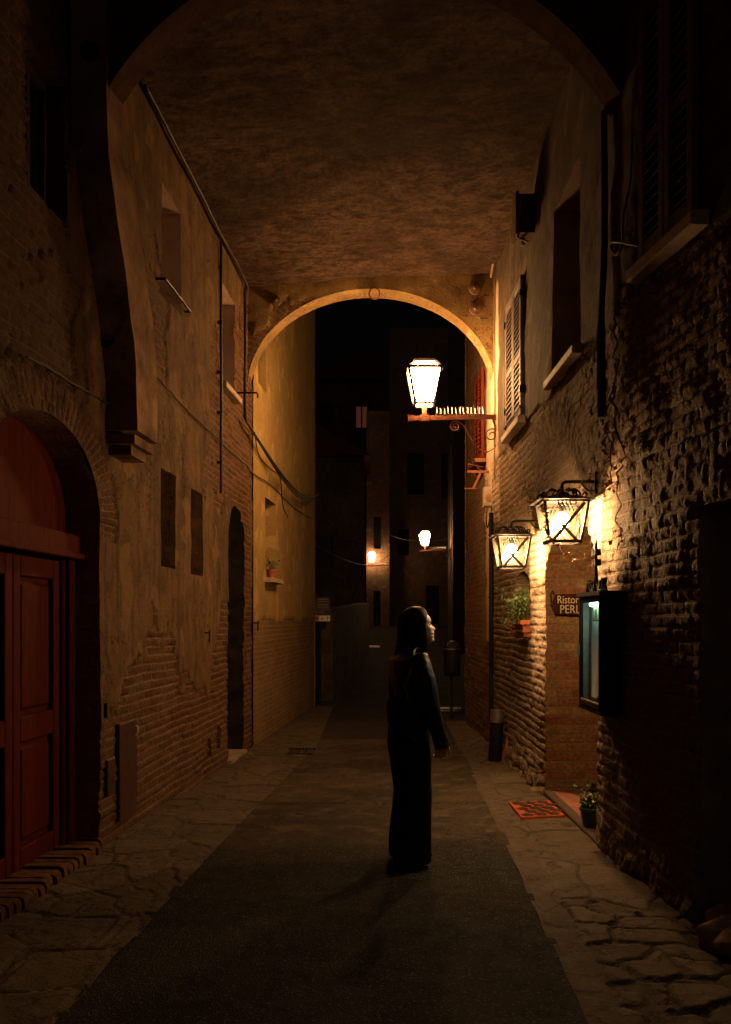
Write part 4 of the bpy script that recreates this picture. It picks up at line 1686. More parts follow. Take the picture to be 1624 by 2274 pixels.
# ================================================================== WALL LANTERNS
def wall_lantern(loc, dx, label):
    L = Vector(loc)
    t = thing('wall_lantern', label, 'wall lantern', loc, 'wrought iron lanterns by the restaurant entrance')
    q = lambda x, y, z: L + Vector((x, y, z))
    c = -dx
    mb = MB()
    mb.tube(spl([q(.04, 0, 0), q(-.08, 0, 0), q(c + .05, 0, 0), q(c + .012, 0, -.008), q(c, 0, -.03), q(c, 0, -.08)], 5), .013, 8)
    mb.box(L.x - .012, L.x + .03, L.y - .035, L.y + .035, L.z - .09, L.z + .07)
    mb.tube(spl([q(.0, 0, -.07), q(-.06, 0, -.06), q(-.1, 0, -.015)], 5), .008, 6)
    part('bracket', mb, m_iron, t, 40)
    zt, zb = -.155, -.445
    wt, wb = .160, .112
    rp = lambda w, z: [q(c - w, -w, z), q(c + w, -w, z), q(c + w, w, z), q(c - w, w, z)]
    T, B = rp(wt, zt), rp(wb, zb)
    mb = MB()
    for i in range(4):
        j = (i + 1) % 4
        mb.bar(T[i], T[j], .018)
        mb.bar(B[i], B[j], .022)
        mb.bar(B[i], T[i], .018)
    part('frame', mb, m_iron, t)
    mb = MB()
    mb.hexa(rp(wt + .045, zt + .004) + rp(.07, zt + .05))
    mb.lathe([(.06, 0), (.055, .02), (.03, .035), (.012, .04)], 14, q(c, 0, zt + .045))
    part('roof', mb, m_iron, t)
    mb = MB()
    for k in range(8):                               # crown of scrolls round the roof
        w = k * pi / 4 + pi / 8
        d = Vector((cos(w), sin(w), 0))
        o = q(c, 0, zt + .028)
        ps = [o + d * .05 + Vector((0, 0, .06)), o + d * .09 + Vector((0, 0, .068)), o + d * .125 + Vector((0, 0, .045)), o + d * .145 + Vector((0, 0, .01)),
              o + d * .17 + Vector((0, 0, .005)), o + d * .178 + Vector((0, 0, .03)), o + d * .158 + Vector((0, 0, .038)), o + d * .152 + Vector((0, 0, .022))]
        mb.tube(spl(ps, 4), .0075, 6)
    part('scrollwork', mb, m_iron, t, 60)
    cen = q(c, 0, (zt + zb) / 2)
    mb = MB()
    for i in range(4):                               # crossed straps and fork on each side, just inside the frame
        j = (i + 1) % 4
        inw = (cen - (T[i] + T[j] + B[i] + B[j]) / 4).normalized() * .012
        X = lambda a, b: (B[i].lerp(B[j], a)).lerp(T[i].lerp(T[j], a), b) + inw
        mb.bar(X(.12, .02), X(.92, .95), .006, .024)
        mb.bar(X(.88, .02), X(.40, .42), .006, .024)
        for k in range(4):
            mb.bar(X(.30 + k * .09, .98), X(.42 + k * .085, .74), .005, .011)
        mb.bar(X(.3, .9), X(.72, .9), .005, .009)
    part('straps', mb, m_iron, t)
    for i in range(4):
        j = (i + 1) % 4
        mb = MB()
        mb.add([B[i], B[j], T[j], T[i]], [(0, 1, 2, 3)])
        part('pane', mb, m_glass, t)
    mb = MB()
    mb.add([q(c - .10, -.10, zb), q(c + .10, -.10, zb), q(c + .10, .10, zb), q(c - .10, .10, zb)], [(0, 1, 2, 3)])
    part('base_pane', mb, m_glass, t)
    mb = MB()
    mb.ball(q(c, 0, -.29), (.058, .058, .066), 0, 14, 8)
    part('bulb', mb, m_bulb, t, 80)
    mb = MB()
    mb.lathe([(.02, 0), (.024, .05), (.02, .075)], 12, q(c, 0, -.235))
    part('lamp_holder', mb, m_iron, t, 40)
    return t


wall_lantern((XR + .01, 6.62, 2.64), .245, 'larger looking wall lantern with dry leaves beside the menu case')
wall_lantern((XR + .01, 8.66, 2.575), .285, 'wall lantern nearer the far arch above the flower box')

# ================================================================== SIGN, MENU CASE, PLANTS, MAT
SG = thing('restaurant_sign', 'dark arrow shaped wooden sign with cream letters inside the entrance', 'sign', (1.98, 8.38, 1.68))
mb = MB()
sx = lambda x: (x - CX) / F * 8.38
sz = lambda y: EYE + (HY - y) / F * 8.38
poly = [(sx(1224), sz(1343)), (sx(1234), sz(1363)), (sx(1300), sz(1366)), (2.36, sz(1364)), (2.36, sz(1321)), (sx(1290), sz(1318)), (sx(1235), sz(1320))]
mb.prism(poly, lambda p: Vector((p[0], 8.36, p[1])), lambda p: Vector((p[0], 8.40, p[1])))
part('board', mb, m_signwood, SG)
text_mesh('Ristorante', .105, Matrix.Translation((sx(1236), 8.357, sz(1340))) @ FRONT @ Matrix.Diagonal((.78, 1, 1, 1)), 'lettering', m_cream, SG, .004)
text_mesh('PERLA', .112, Matrix.Translation((sx(1242), 8.357, sz(1362))) @ FRONT @ Matrix.Diagonal((.82, 1, 1, 1)), 'lettering', m_cream, SG, .004)
mb = MB()
mb.tube(spl([(sx(1226), 8.38, sz(1342)), (sx(1224), 8.37, sz(1330)), (sx(1224), 8.37, sz(1318)), (sx(1228), 8.37, sz(1313)), (sx(1231), 8.38, sz(1320))], 4), .006, 6)
part('hook', mb, m_iron, SG, 40)

MC = thing('menu_case', 'black lit menu case with glass front and wrought iron crown', 'menu case', (1.6, 6.14, 1.03))
x0, xb, y0, y1, z0, z1 = 1.545, 1.70, 5.86, 6.43, 1.03, 1.785
mb = MB()
mb.box(x0 + .045, xb, y0 + .021, y1 - .021, z0 + .021, z1 - .021)
mb.box(x0, xb, y0, y0 + .02, z0, z1)
mb.box(x0, xb, y1 - .02, y1, z0, z1)
mb.box(x0, xb, y0 + .021, y1 - .021, z1 - .02, z1)
mb.box(x0, xb, y0 + .021, y1 - .021, z0, z0 + .02)
mb.box(x0 - .03, xb, y0 - .03, y1 + .03, z1 + .002, z1 + .03)
mb.box(x0 - .02, xb, y0 - .02, y1 + .02, z0 - .03, z0 - .002)
part('case', mb, m_black, MC)
mb = MB()
PMC = lambda u, v, n=0.0: Vector((x0 - n, u, v))
for a, b, c, d in ((y0, y0 + .035, z0, z1), (y1 - .035, y1, z0, z1), (y0 + .035, y1 - .035, z0, z0 + .045), (y0 + .035, y1 - .035, z1 - .04, z1)):
    mb.bevbox(PMC, a, b, c, d, .001, .022, .006)
part('frame', mb, m_signwood, MC)
mb = MB()
mb.add([PMC(y0 + .03, z0 + .04, .006), PMC(y1 - .03, z0 + .04, .006), PMC(y1 - .03, z1 - .035, .006), PMC(y0 + .03, z1 - .035, .006)], [(0, 1, 2, 3)])
part('pane', mb, glass('menu_case_glass', (.95, 1, 1), .05), MC)
mb = MB()
mb.tube([(x0 + .024, y0 + .04, z1 - .055), (x0 + .024, y0 + .40, z1 - .055)], .013, 10)
part('tube_light', mb, m_tube, MC)


def page(u0, u1, v0, v1, n, curl):
    mb = MB()
    N = 8
    vs = []
    for i in range(N + 1):
        for j in range(N + 1):
            a, b = i / N, j / N
            vs.append(Vector((x0 + .041 - n - curl * (1 - b) ** 2 * a * .018 - .004 * sin(a * 5 + b * 4), u0 + (u1 - u0) * a, v0 + (v1 - v0) * b)))
    f = [(i * (N + 1) + j, i * (N + 1) + j + 1, (i + 1) * (N + 1) + j + 1, (i + 1) * (N + 1) + j) for i in range(N) for j in range(N)]
    mb.add(vs, f)
    return part('menu_page', mb, m_paper, MC, 60)


page(y0 + .035, y0 + .25, z0 + .08, z1 - .15, .004, 1.0)
page(y0 + .26, y0 + .41, z0 + .06, z1 - .17, .006, .6)
mb = MB()
mb.box(x0 + .038, x0 + .042, y0 + .27, y0 + .37, z1 - .16, z1 - .07)
part('card', mb, m_card, MC)
mb = MB()
mb.box(x0 + .035, x0 + .0375, y0 + .30, y0 + .34, z1 - .14, z1 - .085)
part('card_print', mb, m_cardb, MC)
mb = MB()
mb.box(x0 + .0435, x0 + .0445, y0 + .022, y1 - .022, z0 + .022, z1 - .022)
part('backboard', mb, m_sill, MC)
mb = MB()
mb.box(x0 + .002, x0 + .043, y1 - .034, y1 - .0215, z0 + .022, z1 - .022)
part('lining', mb, m_sill, MC)
mb = MB()
mb.box(x0 - .035, x0 - .022, y1 - .03, y1 - .012, 1.37, 1.45)
part('latch', mb, m_steel, MC)
mb = MB()
cy = (y0 + y1) / 2 + .0
yy = lambda k: y0 + (y1 - y0) * k
zt = z1 + .03
xc = x0 + .03
mb.tube([(xc, cy, zt), (xc, cy, zt + .17), (xc, cy, zt + .30), (xc, cy, zt + .37)], [.010, .010, .011, .002], 8)
for z in (.2, .27):
    for s in (-1, 1):
        mb.box(xc - .02, xc + .02, cy + s * .03 - .017, cy + s * .03 + .017, zt + z - .022, zt + z + .022)
for (a, b, ga) in ((0, .16, 1), (0, .09, 1)):
    for s in (-1, 1):
        ps = [(xc, cy + s * .005, zt + ga * .16), (xc, cy + s * .03, zt + .07), (xc, cy + s * b * .6, zt + .012), (xc, cy + s * b, zt + .02), (xc, cy + s * (b + .02), zt + .06), (xc, cy + s * b, zt + .075)]
        mb.tube(spl(ps, 4), .010, 6)
for s in (-1, 1):
    for k in (.17, .22, .26):
        mb.tube(spl([(xc, cy + s * k, zt), (xc, cy + s * (k - .03), zt + .04), (xc, cy + s * (k - .005), zt + .085)], 4), .011, 6)
part('crown', mb, m_iron, MC, 50)

# flower box in the niche
FB = thing('flower_box', 'terracotta flower box with trailing green plant in the wall niche', 'flower box', PR(9.45, 1.43, .0))
mb = MB()
u0, u1 = 9.24, 9.70
mb.hexa([PR(u0 + .02, 1.45, .05), PR(u1 - .02, 1.45, .05), PR(u1 - .02, 1.45, -.12), PR(u0 + .02, 1.45, -.12), PR(u0, 1.60, .075), PR(u1, 1.60, .075), PR(u1, 1.60, -.14), PR(u0, 1.60, -.14)])
mb.pbox(PR, u0 - .012, u1 + .012, 1.575, 1.62, -.145, .09)
mb.pbox(PR, u0 - .003, u1 + .003, 1.50, 1.51, -.05, .073)
part('box', mb, m_terra, FB)
random.seed(11)
st, lf = MB(), MB()
for k in range(38):
    base = PR(random.uniform(u0 + .05, u1 - .05), 1.61, random.uniform(-.1, .06))
    far = random.random()
    tip = base + Vector((random.uniform(-.22, .03), random.uniform(-.05, .35) * (1.2 if far > .5 else .5), random.uniform(-.2, .38)))
    mid = base.lerp(tip, .5) + Vector((0, 0, .08))
    ps = spl([base, mid, tip], 4)
    st.tube(ps, .003, 4)
    for q in range(24):
        p = ps[random.randrange(2, len(ps))] + Vector([random.gauss(0, .024) for _ in range(3)])
        lf.leaf(p, random.uniform(.022, .045))
part('stem', st, m_twig, FB)
part('foliage', lf, m_leaf, FB)
mb = MB()
for k in range(26):
    p = PR(random.uniform(9.6, 9.8), random.uniform(1.45, 1.66), random.uniform(.08, .15))
    for q in range(4):
        mb.leaf(p, .018)
part('flower', mb, m_petal, FB)
plant_pot('flower_pot', 'green flower pot with small white flowers just inside the entrance', (1.74, 6.93, .03), .085, .15, m_green, None, 130, .10, .14, m_petalw)

# doormat
mb = MB()
DM = [(1.268, 7.31), (1.640, 7.40), (1.648, 8.06), (1.272, 7.98)]
gm = lambda a, b: Vector(DM[0] + (0,)).lerp(Vector(DM[1] + (0,)), a).lerp(Vector(DM[3] + (0,)).lerp(Vector(DM[2] + (0,)), a), b)
N = 24
vs = []
for i in range(N + 1):
    for j in range(N + 1):
        p = gm(i / N, j / N)
        p.z = gz(p.y) + .034 + .003 * ns(p.x * 30, p.y * 30)
        vs.append(p)
mb.add(vs, [(i * (N + 1) + j, (i + 1) * (N + 1) + j, (i + 1) * (N + 1) + j + 1, i * (N + 1) + j + 1) for i in range(N) for j in range(N)])
edge = [gm(a, b) for a, b in ((0, 0), (1, 0), (1, 1), (0, 1))]
mb.add([e + Vector((0, 0, gz(e.y) + .035)) for e in edge] + [e + Vector((0, 0, gz(e.y) - .01)) for e in edge], [(0, 1, 5, 4), (1, 2, 6, 5), (2, 3, 7, 6), (3, 0, 4, 7)])
for row in range(5):
    for k in range(3):
        a, b = .2 + k * .3 + (.12 if row % 2 else -.02), .12 + row * .19
        if a > .92:
            continue
        c = gm(a, b)
        c.z = gz(c.y) + .039
        for w in range(5):
            d = Vector((cos(w * 1.257 + .4), sin(w * 1.257 + .4), 0)) * .034
            mb.add([c + d + Vector((.024 * cos(h), .024 * sin(h), .0004 * w)) for h in [k_ * pi / 4 for k_ in range(8)]], [tuple(range(8))], 1)
solo('doormat', mb, [m_mat, m_matd], 'orange red doormat with dark flowers before the entrance', 'doormat')

# cylinder ashtray bin and the leaning board
AB = thing('ashtray_bin', 'slim black cylinder bin with steel rim standing by the downpipe', 'bin', (1.545, 10.75, gz(10.75)))
Mt = Matrix.Rotation(radians(3), 3, 'Y')
mb = MB()
mb.lathe([(.075, .01), (.08, .03), (.08, .47)], 24, (1.545, 10.75, gz(10.75)), 0, Mt)
part('body', mb, m_black, AB, 40)
mb = MB()
mb.lathe([(.083, .471), (.084, .485), (.082, .60), (.084, .615), (.07, .615), (.068, .56)], 24, (1.545, 10.75, gz(10.75)), 0, Mt)
part('rim', mb, m_steel, AB, 40)
mb = MB()
mb.hexa([Vector(p) for p in ((1.60, 10.50, gz(10.5)), (1.63, 10.50, gz(10.5)), (1.63, 10.62, gz(10.6)), (1.60, 10.62, gz(10.6)), (1.66, 10.50, .26), (1.69, 10.50, .26), (1.69, 10.62, .26), (1.66, 10.62, .26))])
solo('leaning_board', mb, m_terra, 'reddish board leaning on the right wall behind the slim bin', 'board')

# dried vine on the right wall and round the lantern
VN = thing('dry_vine', 'dried climbing vine with a few orange leaves on the right wall', 'vine', PR(7.6, 2.4, .05))
random.seed(31)
br, lf = MB(), MB()


def vine(pts, r=.006, leafp=.25, n=5, jitter=.015, ls=.04):
    q = [p + Vector([random.gauss(0, jitter) for _ in range(3)]) for p in spl(pts, n)]
    br.tube(q, [r * (1 - .6 * i / len(q)) for i in range(len(q))], 5)
    for p in q:
        if random.random() < leafp:
            for k in range(random.randint(1, 3)):
                lf.leaf(p + Vector([random.gauss(0, .015) for _ in range(3)]), ls * random.uniform(.6, 1.1))


for pts in (((1362, 700), (1366, 800), (1358, 900), (1362, 985), (1358, 1060), (1345, 1090), (1330, 1110)),
            ((1358, 960), (1340, 990), (1350, 1020), (1340, 1060)),
            ((1366, 860), (1372, 930), (1385, 1010), (1372, 1080), (1378, 1160), (1370, 1220))):
    vine([onR(x, y, .05) for x, y in pts], .007, .3)
part('stem', br, m_twig, VN)
br = MB()
for k in range(9):
    x0_, y0_ = random.uniform(1112, 1180), random.uniform(1075, 1175)
    pts = [(x0_, y0_)]
    for s in range(5):
        pts.append((pts[-1][0] + random.uniform(-9, 16), pts[-1][1] + random.uniform(-20, 16)))
    vine([onR(x, y, .03) for x, y in pts], .004, .03, 4, .01, .03)
part('stem', br, m_twig, VN)
br = MB()
for pts in ([(1.66, 6.55, 2.66), (1.5, 6.45, 2.57), (1.36, 6.43, 2.52), (1.28, 6.44, 2.44), (1.29, 6.45, 2.34), (1.33, 6.46, 2.2), (1.36, 6.47, 2.15)],
            [(1.40, 6.43, 2.52), (1.48, 6.43, 2.48), (1.55, 6.44, 2.50)],
            [(1.36, 6.5, 2.19), (1.43, 6.5, 2.10), (1.52, 6.5, 2.06), (1.60, 6.5, 2.11), (1.655, 6.5, 2.3), (1.66, 6.45, 2.6)]):
    vine([Vector(p) for p in pts], .0025, .45 if pts[0][0] > 1.38 else .22, 5, .008, .034)
part('stem', br, m_twig, VN)
part('foliage', lf, m_dryleaf, VN)

# ================================================================== GROUND
def gsheet(name, mat, x0f, x1f, Y0, Y1, nx, sy, zf, attrs=None, kind='structure'):
    ny = max(1, int((Y1 - Y0) / sy))
    vs, fs, tint, gap = [], [], [], []
    for i in range(ny + 1):
        Y = Y0 + (Y1 - Y0) * i / ny
        a, b = x0f(Y), x1f(Y)
        for j in range(nx + 1):
            X = a + (b - a) * j / nx
            r = zf(X, Y)
            if isinstance(r, tuple):
                z, t, g = r
                tint.append(t)
                gap.append(g)
            else:
                z = r
            vs.append((X, Y, gz(Y) + z))
    for i in range(ny):
        for j in range(nx):
            k = i * (nx + 1) + j
            fs.append((k, k + 1, k + nx + 2, k + nx + 1))
    me = bpy.data.meshes.new(name)
    me.from_pydata(vs, [], fs)
    for m in (mat if isinstance(mat, list) else [mat]):
        me.materials.append(m)
    if tint:
        me.attributes.new('tint', 'FLOAT', 'POINT').data.foreach_set('value', tint)
        me.attributes.new('gap', 'FLOAT', 'POINT').data.foreach_set('value', gap)
    me.polygons.foreach_set('use_smooth', [True] * len(fs))
    me.update()
    o = link(name, me)
    o['kind'] = kind
    return o


LB_ = lambda Y: -1.49 + .069 * Y + .02 * ns(Y * 2.2, 1)         # left kerb line
RB_ = lambda Y: .745 + .041 * Y + .03 * ns(Y * 2.0, 4)          # right kerb line
gsheet('ground', m_asph2, lambda Y: -60, lambda Y: 60, -8, 110, 6, 2.0, lambda x, y: -.06)
def worn(x, y):
    z = .006 + .011 * fr(x * 1.3, y * 1.3, 4) + .003 * ns(x * 12, y * 12) * (y < 6.5)
    for yc in (8.05, 9.9):
        d = abs(y - yc - .06 * fr(x * 1.5, yc))
        z -= .018 * exp(-(d / .022) ** 2)
    return z


gsheet('road', m_road, lambda Y: LB_(min(Y, 12)) - .03 - max(0, Y - 12) * .01, lambda Y: RB_(min(Y, 12)) + .03 + max(0, Y - 15) * .12, -2, 13, 70, .03, worn)
m_asph3 = mk_asphalt('brown_old_asphalt', (.024, .019, .014), (.060, .046, .033), (.15, .12, .09), .35)
gsheet('road', m_asph3, lambda Y: -1.2 - max(0, Y - 18) * .3, lambda Y: 1.75 + max(0, Y - 15.3) * .4, 12.98, 60, 20, .3, lambda x, y: -.002)


def vor(x, y, sx_, sy_, seed, jit=.25):
    p = Vector((x * sx_ + jit * ns(x * 2, y * 2, seed), y * sy_ + jit * ns(x * 2, y * 2, seed + 9), seed))
    d, pts = noise.voronoi(p, distance_metric='MINKOVSKY', exponent=4.0)
    return d[1] - d[0], hsh(round(pts[0].x, 3), round(pts[0].y, 3), seed)


def pave_left(x, y):
    e, t = vor(x, y, 3.0, 2.5, 2.5, .45)
    g = 1 - sstep(.0, .045, e)
    edge = sstep(.0, .05, LB_(y) - x)
    return (.012 + .014 * (t - .3) + .008 * fr(x * 2, y * 2) - .014 * g, .25 + .5 * t, g * .5)


def pave_right(x, y):
    cob = 1 - sstep(4.9, 5.4, y + .3 * ns(x * 3, y))
    e1, t1 = vor(x, y, 1.7, 1.35, 5.5)
    e2, t2 = vor(x, y, 3.6, 4.2, 8.5, .55)
    e, t = (e2, t2) if cob > .5 else (e1, t1)
    g = 1 - sstep(.02, .11 if cob > .5 else .05, e)
    k = x - RB_(y)
    if k < .17:                                     # cement strip along the asphalt
        return (.010 + .005 * fr(x * 3, y * 3), .42, .1 * (k < .02))
    z = .012 + (.020 if cob > .5 else .010) * (t - .35) + .008 * fr(x * 2, y * 2) - (.014 if cob > .5 else .010) * g
    return (z, t if cob > .5 else .35 + .4 * t, g * (.9 if cob > .5 else .55))


gsheet('pavement', m_pave, lambda Y: XL(Y) - .12, LB_, 2.2, 12.0, 54, .018, pave_left)
gsheet('pavement', m_pave, RB_, lambda Y: XRf(Y) + .06, 2.2, 15.6, 56, .018, pave_right)
gsheet('pavement', m_pave, lambda Y: XL(Y) - .02, lambda Y: -.66, 12.0, 18.6, 20, .06, pave_left)
# drain covers in the left pavement
mb = MB()
for k in range(7):
    mb.box(-.98 + k * .045, -.96 + k * .045, 11.3, 11.75, gz(11.5) + .012, gz(11.5) + .026)
mb.box(-1.0, -.66, 11.27, 11.3, gz(11.5) + .01, gz(11.5) + .027)
mb.box(-1.0, -.66, 11.75, 11.78, gz(11.5) + .01, gz(11.5) + .027)
solo('gully_grate', mb, m_iron, 'dark iron gully grate in the left pavement before the arch', 'grate')


# ================================================================== PERSON
PSI = radians(15)
PO = Vector((.302, 6.0, gz(6.0) + .012))


def ell(c, rx, ry, z, n=28, p=2.0, yaw=0.0):
    out = []
    for k in range(n):
        w = 2 * pi * k / n
        cx_, sy_ = cos(w), sin(w)
        x = rx * (abs(cx_) ** (2 / p)) * (1 if cx_ >= 0 else -1)
        y = ry * (abs(sy_) ** (2 / p)) * (1 if sy_ >= 0 else -1)
        out.append(Vector((c[0] + x * cos(yaw) - y * sin(yaw), c[1] + x * sin(yaw) + y * cos(yaw), z)))
    return out


def remesh(mb, name, voxel, smooth=4, fac=.5):
    me = mb.mesh('tmp', [m_skin])
    ob = bpy.data.objects.new('tmp', me)
    COL.objects.link(ob)
    r = ob.modifiers.new('r', 'REMESH')
    r.mode = 'VOXEL'
    r.voxel_size = voxel
    if smooth:
        s = ob.modifiers.new('s', 'SMOOTH')
        s.iterations = smooth
        s.factor = fac
    dg = bpy.context.evaluated_depsgraph_get()
    out = bpy.data.meshes.new_from_object(ob.evaluated_get(dg))
    bpy.data.objects.remove(ob)
    bpy.data.meshes.remove(me)
    out.name = name
    out.materials.clear()
    out.polygons.foreach_set('use_smooth', [True] * len(out.polygons))
    return out


PER = thing('person', 'woman with long dark hair, black leather jacket and wide trousers looking at the lanterns', 'person', PO)
PER.rotation_euler = (0, 0, PSI)


def pchild(name, me, mats, parent=PER):
    for m in mats:
        me.materials.append(m)
    return link(name, me, parent)


HEADC = Vector((.045, -.004, 1.565))
HY_ = radians(-13)
FRONTP = [(-.112, .070), (-.107, .092), (-.098, .105), (-.089, .1085), (-.078, .1025), (-.071, .106), (-.064, .1105), (-.0575, .105), (-.054, .1045), (-.046, .1125), (-.038, .106), (-.030, .1015), (-.016, .0985), (0, .094), (.0125, .0885), (.02, .089), (.0345, .0935), (.05, .0915), (.065, .085), (.08, .072), (.095, .05), (.107, .025), (.1146, .004)]
BACKP = [(-.112, .045), (-.1, .02), (-.085, -.005), (-.07, -.045), (-.04, -.080), (0, -.095), (.04, -.092), (.08, -.072), (.1, -.045), (.1146, -.006)]
WID = [(-.112, .018), (-.105, .032), (-.09, .046), (-.06, .058), (-.03, .066), (0, .072), (.04, .074), (.08, .060), (.1, .040), (.1146, .006)]
NOSE = [(-.036, 0), (-.030, .009), (-.024, .018), (-.0165, .0225), (-.008, .0175), (.004, .0095), (.016, .003), (.026, 0)]


def head_pt(w, z):
    f, b, wd = lerp_tab(FRONTP, z), lerp_tab(BACKP, z), lerp_tab(WID, z)
    m = (f + b) / 2 if z < -.06 else 0.0 + .2 * (f + b)
    c, s = cos(w), sin(w)
    if c >= 0:
        x = m + (f - m) * c ** .8
    else:
        x = m + (m - b) * -(abs(c) ** .9)
    y = wd * (abs(s) ** .85) * (1 if s >= 0 else -1)
    if c > 0:
        x += lerp_tab(NOSE, z) * exp(-(y / (.010 if z > -.012 else .0145)) ** 2)
        x -= .010 * exp(-((abs(y) - .030) / .013) ** 2 - ((z - .012) / .010) ** 2)
        x += .004 * exp(-((abs(y) - .038) / .016) ** 2 - ((z + .018) / .014) ** 2)
        x -= .004 * exp(-(y / .022) ** 2 - ((z + .056) / .0035) ** 2)
    return Vector((x, y, z))


HM = Matrix.Translation(HEADC) @ Matrix.Rotation(HY_, 4, 'Z') @ Matrix.Rotation(radians(-4), 4, 'Y')
body = MB()
rings = []
for i in range(61):
    z = -.112 + .2266 * i / 60
    rings.append([HM @ head_pt(2 * pi * k / 64, z) for k in range(64)])
body.loft(rings)
body.tube([HM @ Vector((-.012, 0, -.04)), Vector((.01, -.002, 1.43)), Vector((-.01, 0, 1.36))], [.052, .050, .075], 18)
for s in (-1, 1):
    body.ball(HM @ Vector((-.004, s * .072, -.004)), (.016, .008, .028), 0, 10, 8)
torso = [(1.41, -.005, .05, .06), (1.38, -.008, .065, .11), (1.30, -.008, .085, .14), (1.2, .0, .09, .135), (1.08, .0, .085, .125), (.98, -.005, .105, .155), (.88, -.01, .115, .165), (.80, -.01, .10, .155)]
body.loft([ell((x, 0), rx, ry, z) for z, x, rx, ry in torso][::-1])


def limb(mb, pts, rad, n=14):
    mb.tube(spl(pts, 5), [lerp_tab([(i, r) for i, r in enumerate(rad)], k / 5) for k in range((len(pts) - 1) * 5 + 1)], n)


ARM = {-1: [(-.0, -.165, 1.365), (.03, -.205, 1.22), (.055, -.222, 1.08), (.092, -.212, .95), (.142, -.186, .835)],
       1: [(-.0, .165, 1.365), (.02, .205, 1.22), (.03, .215, 1.08), (.05, .20, .95), (.075, .175, .835)]}
for s in (-1, 1):
    limb(body, [(ARM[s][0][0], s * .13, 1.345)] + ARM[s][1:], [.042, .040, .036, .034, .026])
    wv = Vector(ARM[s][-1])
    d = Vector((.04, 0, -1)).normalized()
    side = Vector((1, 0, .04)).normalized()
    nrm = Vector((0, 1, 0))
    # palm
    pr = []
    for t, w_, th in ((-.01, .026, .02), (.02, .032, .016), (.05, .040, .015), (.085, .040, .013)):
        c = wv + d * t
        pr.append([c + side * w_ * cos(a) + nrm * th * sin(a) for a in [2 * pi * k / 16 for k in range(16)]])
    body.loft(pr)
    for k, (o_, ln) in enumerate(((-.029, .058), (-.010, .070), (.010, .076), (.029, .068))):
        b0 = wv + d * .078 + side * o_
        cur = nrm * (.012 * (-s))
        bend = -s * .017
        p1 = b0 + d * ln * .42 + nrm * bend * .8
        p2 = b0 + d * ln * .60 + nrm * bend * 2.6
        p3 = b0 + d * ln * .52 + nrm * bend * 3.9
        body.tube([b0, p1, p2, p3], [.0088, .0082, .0074, .006], 10)
    b0 = wv + d * .02 + side * .028
    body.tube([b0, b0 + d * .03 + side * .022, b0 + d * .058 + side * .028, b0 + d * .08 + side * .026], [.012, .0105, .0092, .007], 10)
LEG = {-1: [(-.03, -.085, .84), (-.02, -.09, .5), (-.035, -.09, .1), (-.04, -.09, .05)], 1: [(.0, .085, .84), (.015, .085, .5), (.01, .085, .1), (.01, .085, .05)]}
for s in (-1, 1):
    limb(body, LEG[s], [.085, .055, .038, .036])
    x, y = LEG[s][-1][0], LEG[s][-1][1]
    body.loft([[Vector((x + dx, y + w_ * cos(a), .015 + h_ * (.5 + .5 * sin(a)))) for a in [2 * pi * k / 14 for k in range(14)]] for dx, w_, h_ in ((-.05, .028, .05), (-.02, .034, .075), (.04, .036, .06), (.10, .040, .04), (.14, .03, .025))])
me = remesh(body, 'body', .0036, 2, .35)
o = pchild('body', me, [m_skin, m_lip])
IH = HM.inverted()
idxs = []
for p in me.polygons:
    q = IH @ p.center
    lip = q.x > .085 and abs(q.y) < .024 * (1 - abs(q.z + .056) / .03) and -.071 < q.z < -.043
    idxs.append(1 if lip else 0)
me.polygons.foreach_set('material_index', idxs)
for s in (-1, 1):
    mb = MB()
    mb.ball(HM @ Vector((.0725, s * .0305, .012)), .0125, 0, 14, 10)
    mb.ball(HM @ Vector((.0845, s * .0315, .012)), (.0025, .0055, .0055), 1, 10, 8)
    me = mb.mesh('eye', [m_eye, m_cloth], smooth=60)
    link('eye', me, PER)
    mb = MB()
    mb.tube([HM @ Vector(v) for v in ((.0935, s * .012, .029), (.0925, s * .024, .0335), (.086, s * .036, .0335), (.077, s * .046, .028))], [.0018, .0030, .0026, .001], 6)
    link('eyebrow', mb.mesh('eyebrow', [m_hair]), PER)
    mb = MB()
    mb.tube([HM @ Vector(v) for v in ((.083, s * .019, .0135), (.0875, s * .026, .0185), (.0865, s * .034, .0185), (.080, s * .042, .0135))], .0016, 6)
    link('eyelash', mb.mesh('eyelash', [m_hair]), PER)

# hair: a long curtain, open at the face
mb = MB()
NZ, NWI = 46, 72
rows = []
for i in range(NZ + 1):
    t = i / NZ
    if t < .3:
        k = t / .3
        ph = k * pi / 2
        z = .030 + .098 * cos(ph)
        r = sin(ph)
        w0 = radians(8 + 52 * k)
        fx, bx, wy = .094 * r, .118 * r, .087 * r
        cx_ = -.004
    else:
        k = (t - .3) / .7
        z = .030 - .56 * k
        fx = .094 - .045 * sstep(.2, .6, k)
        bx = .120 + .050 * sstep(.1, .6, k) - .015 * sstep(.8, 1, k)
        wy = .087 + .012 * sstep(.2, .7, k) - .03 * sstep(.7, 1, k)
        w0 = radians(60 - 4 * sstep(0, .3, k) + 45 * sstep(.32, .75, k))
        cx_ = -.004 - .030 * sstep(.25, .8, k)
    row = []
    for j in range(NWI + 1):
        w = w0 + (2 * pi - 2 * w0) * j / NWI
        rip = 1 + .035 * ns(w * 9, z * 2.2, 1) + .03 * ns(w * 3, z * 3, 2) + .015 * ns(w * 26, z * 1.5, 3)
        c_, s_ = cos(w), sin(w)
        x = cx_ + (fx if c_ > 0 else bx) * c_ * rip
        y = wy * s_ * rip
        row.append(HM @ Vector((x, y, z + .004 * ns(w * 20, 1) * (t > .95))))
    rows.append(row)
vs = [p for r in rows for p in r]
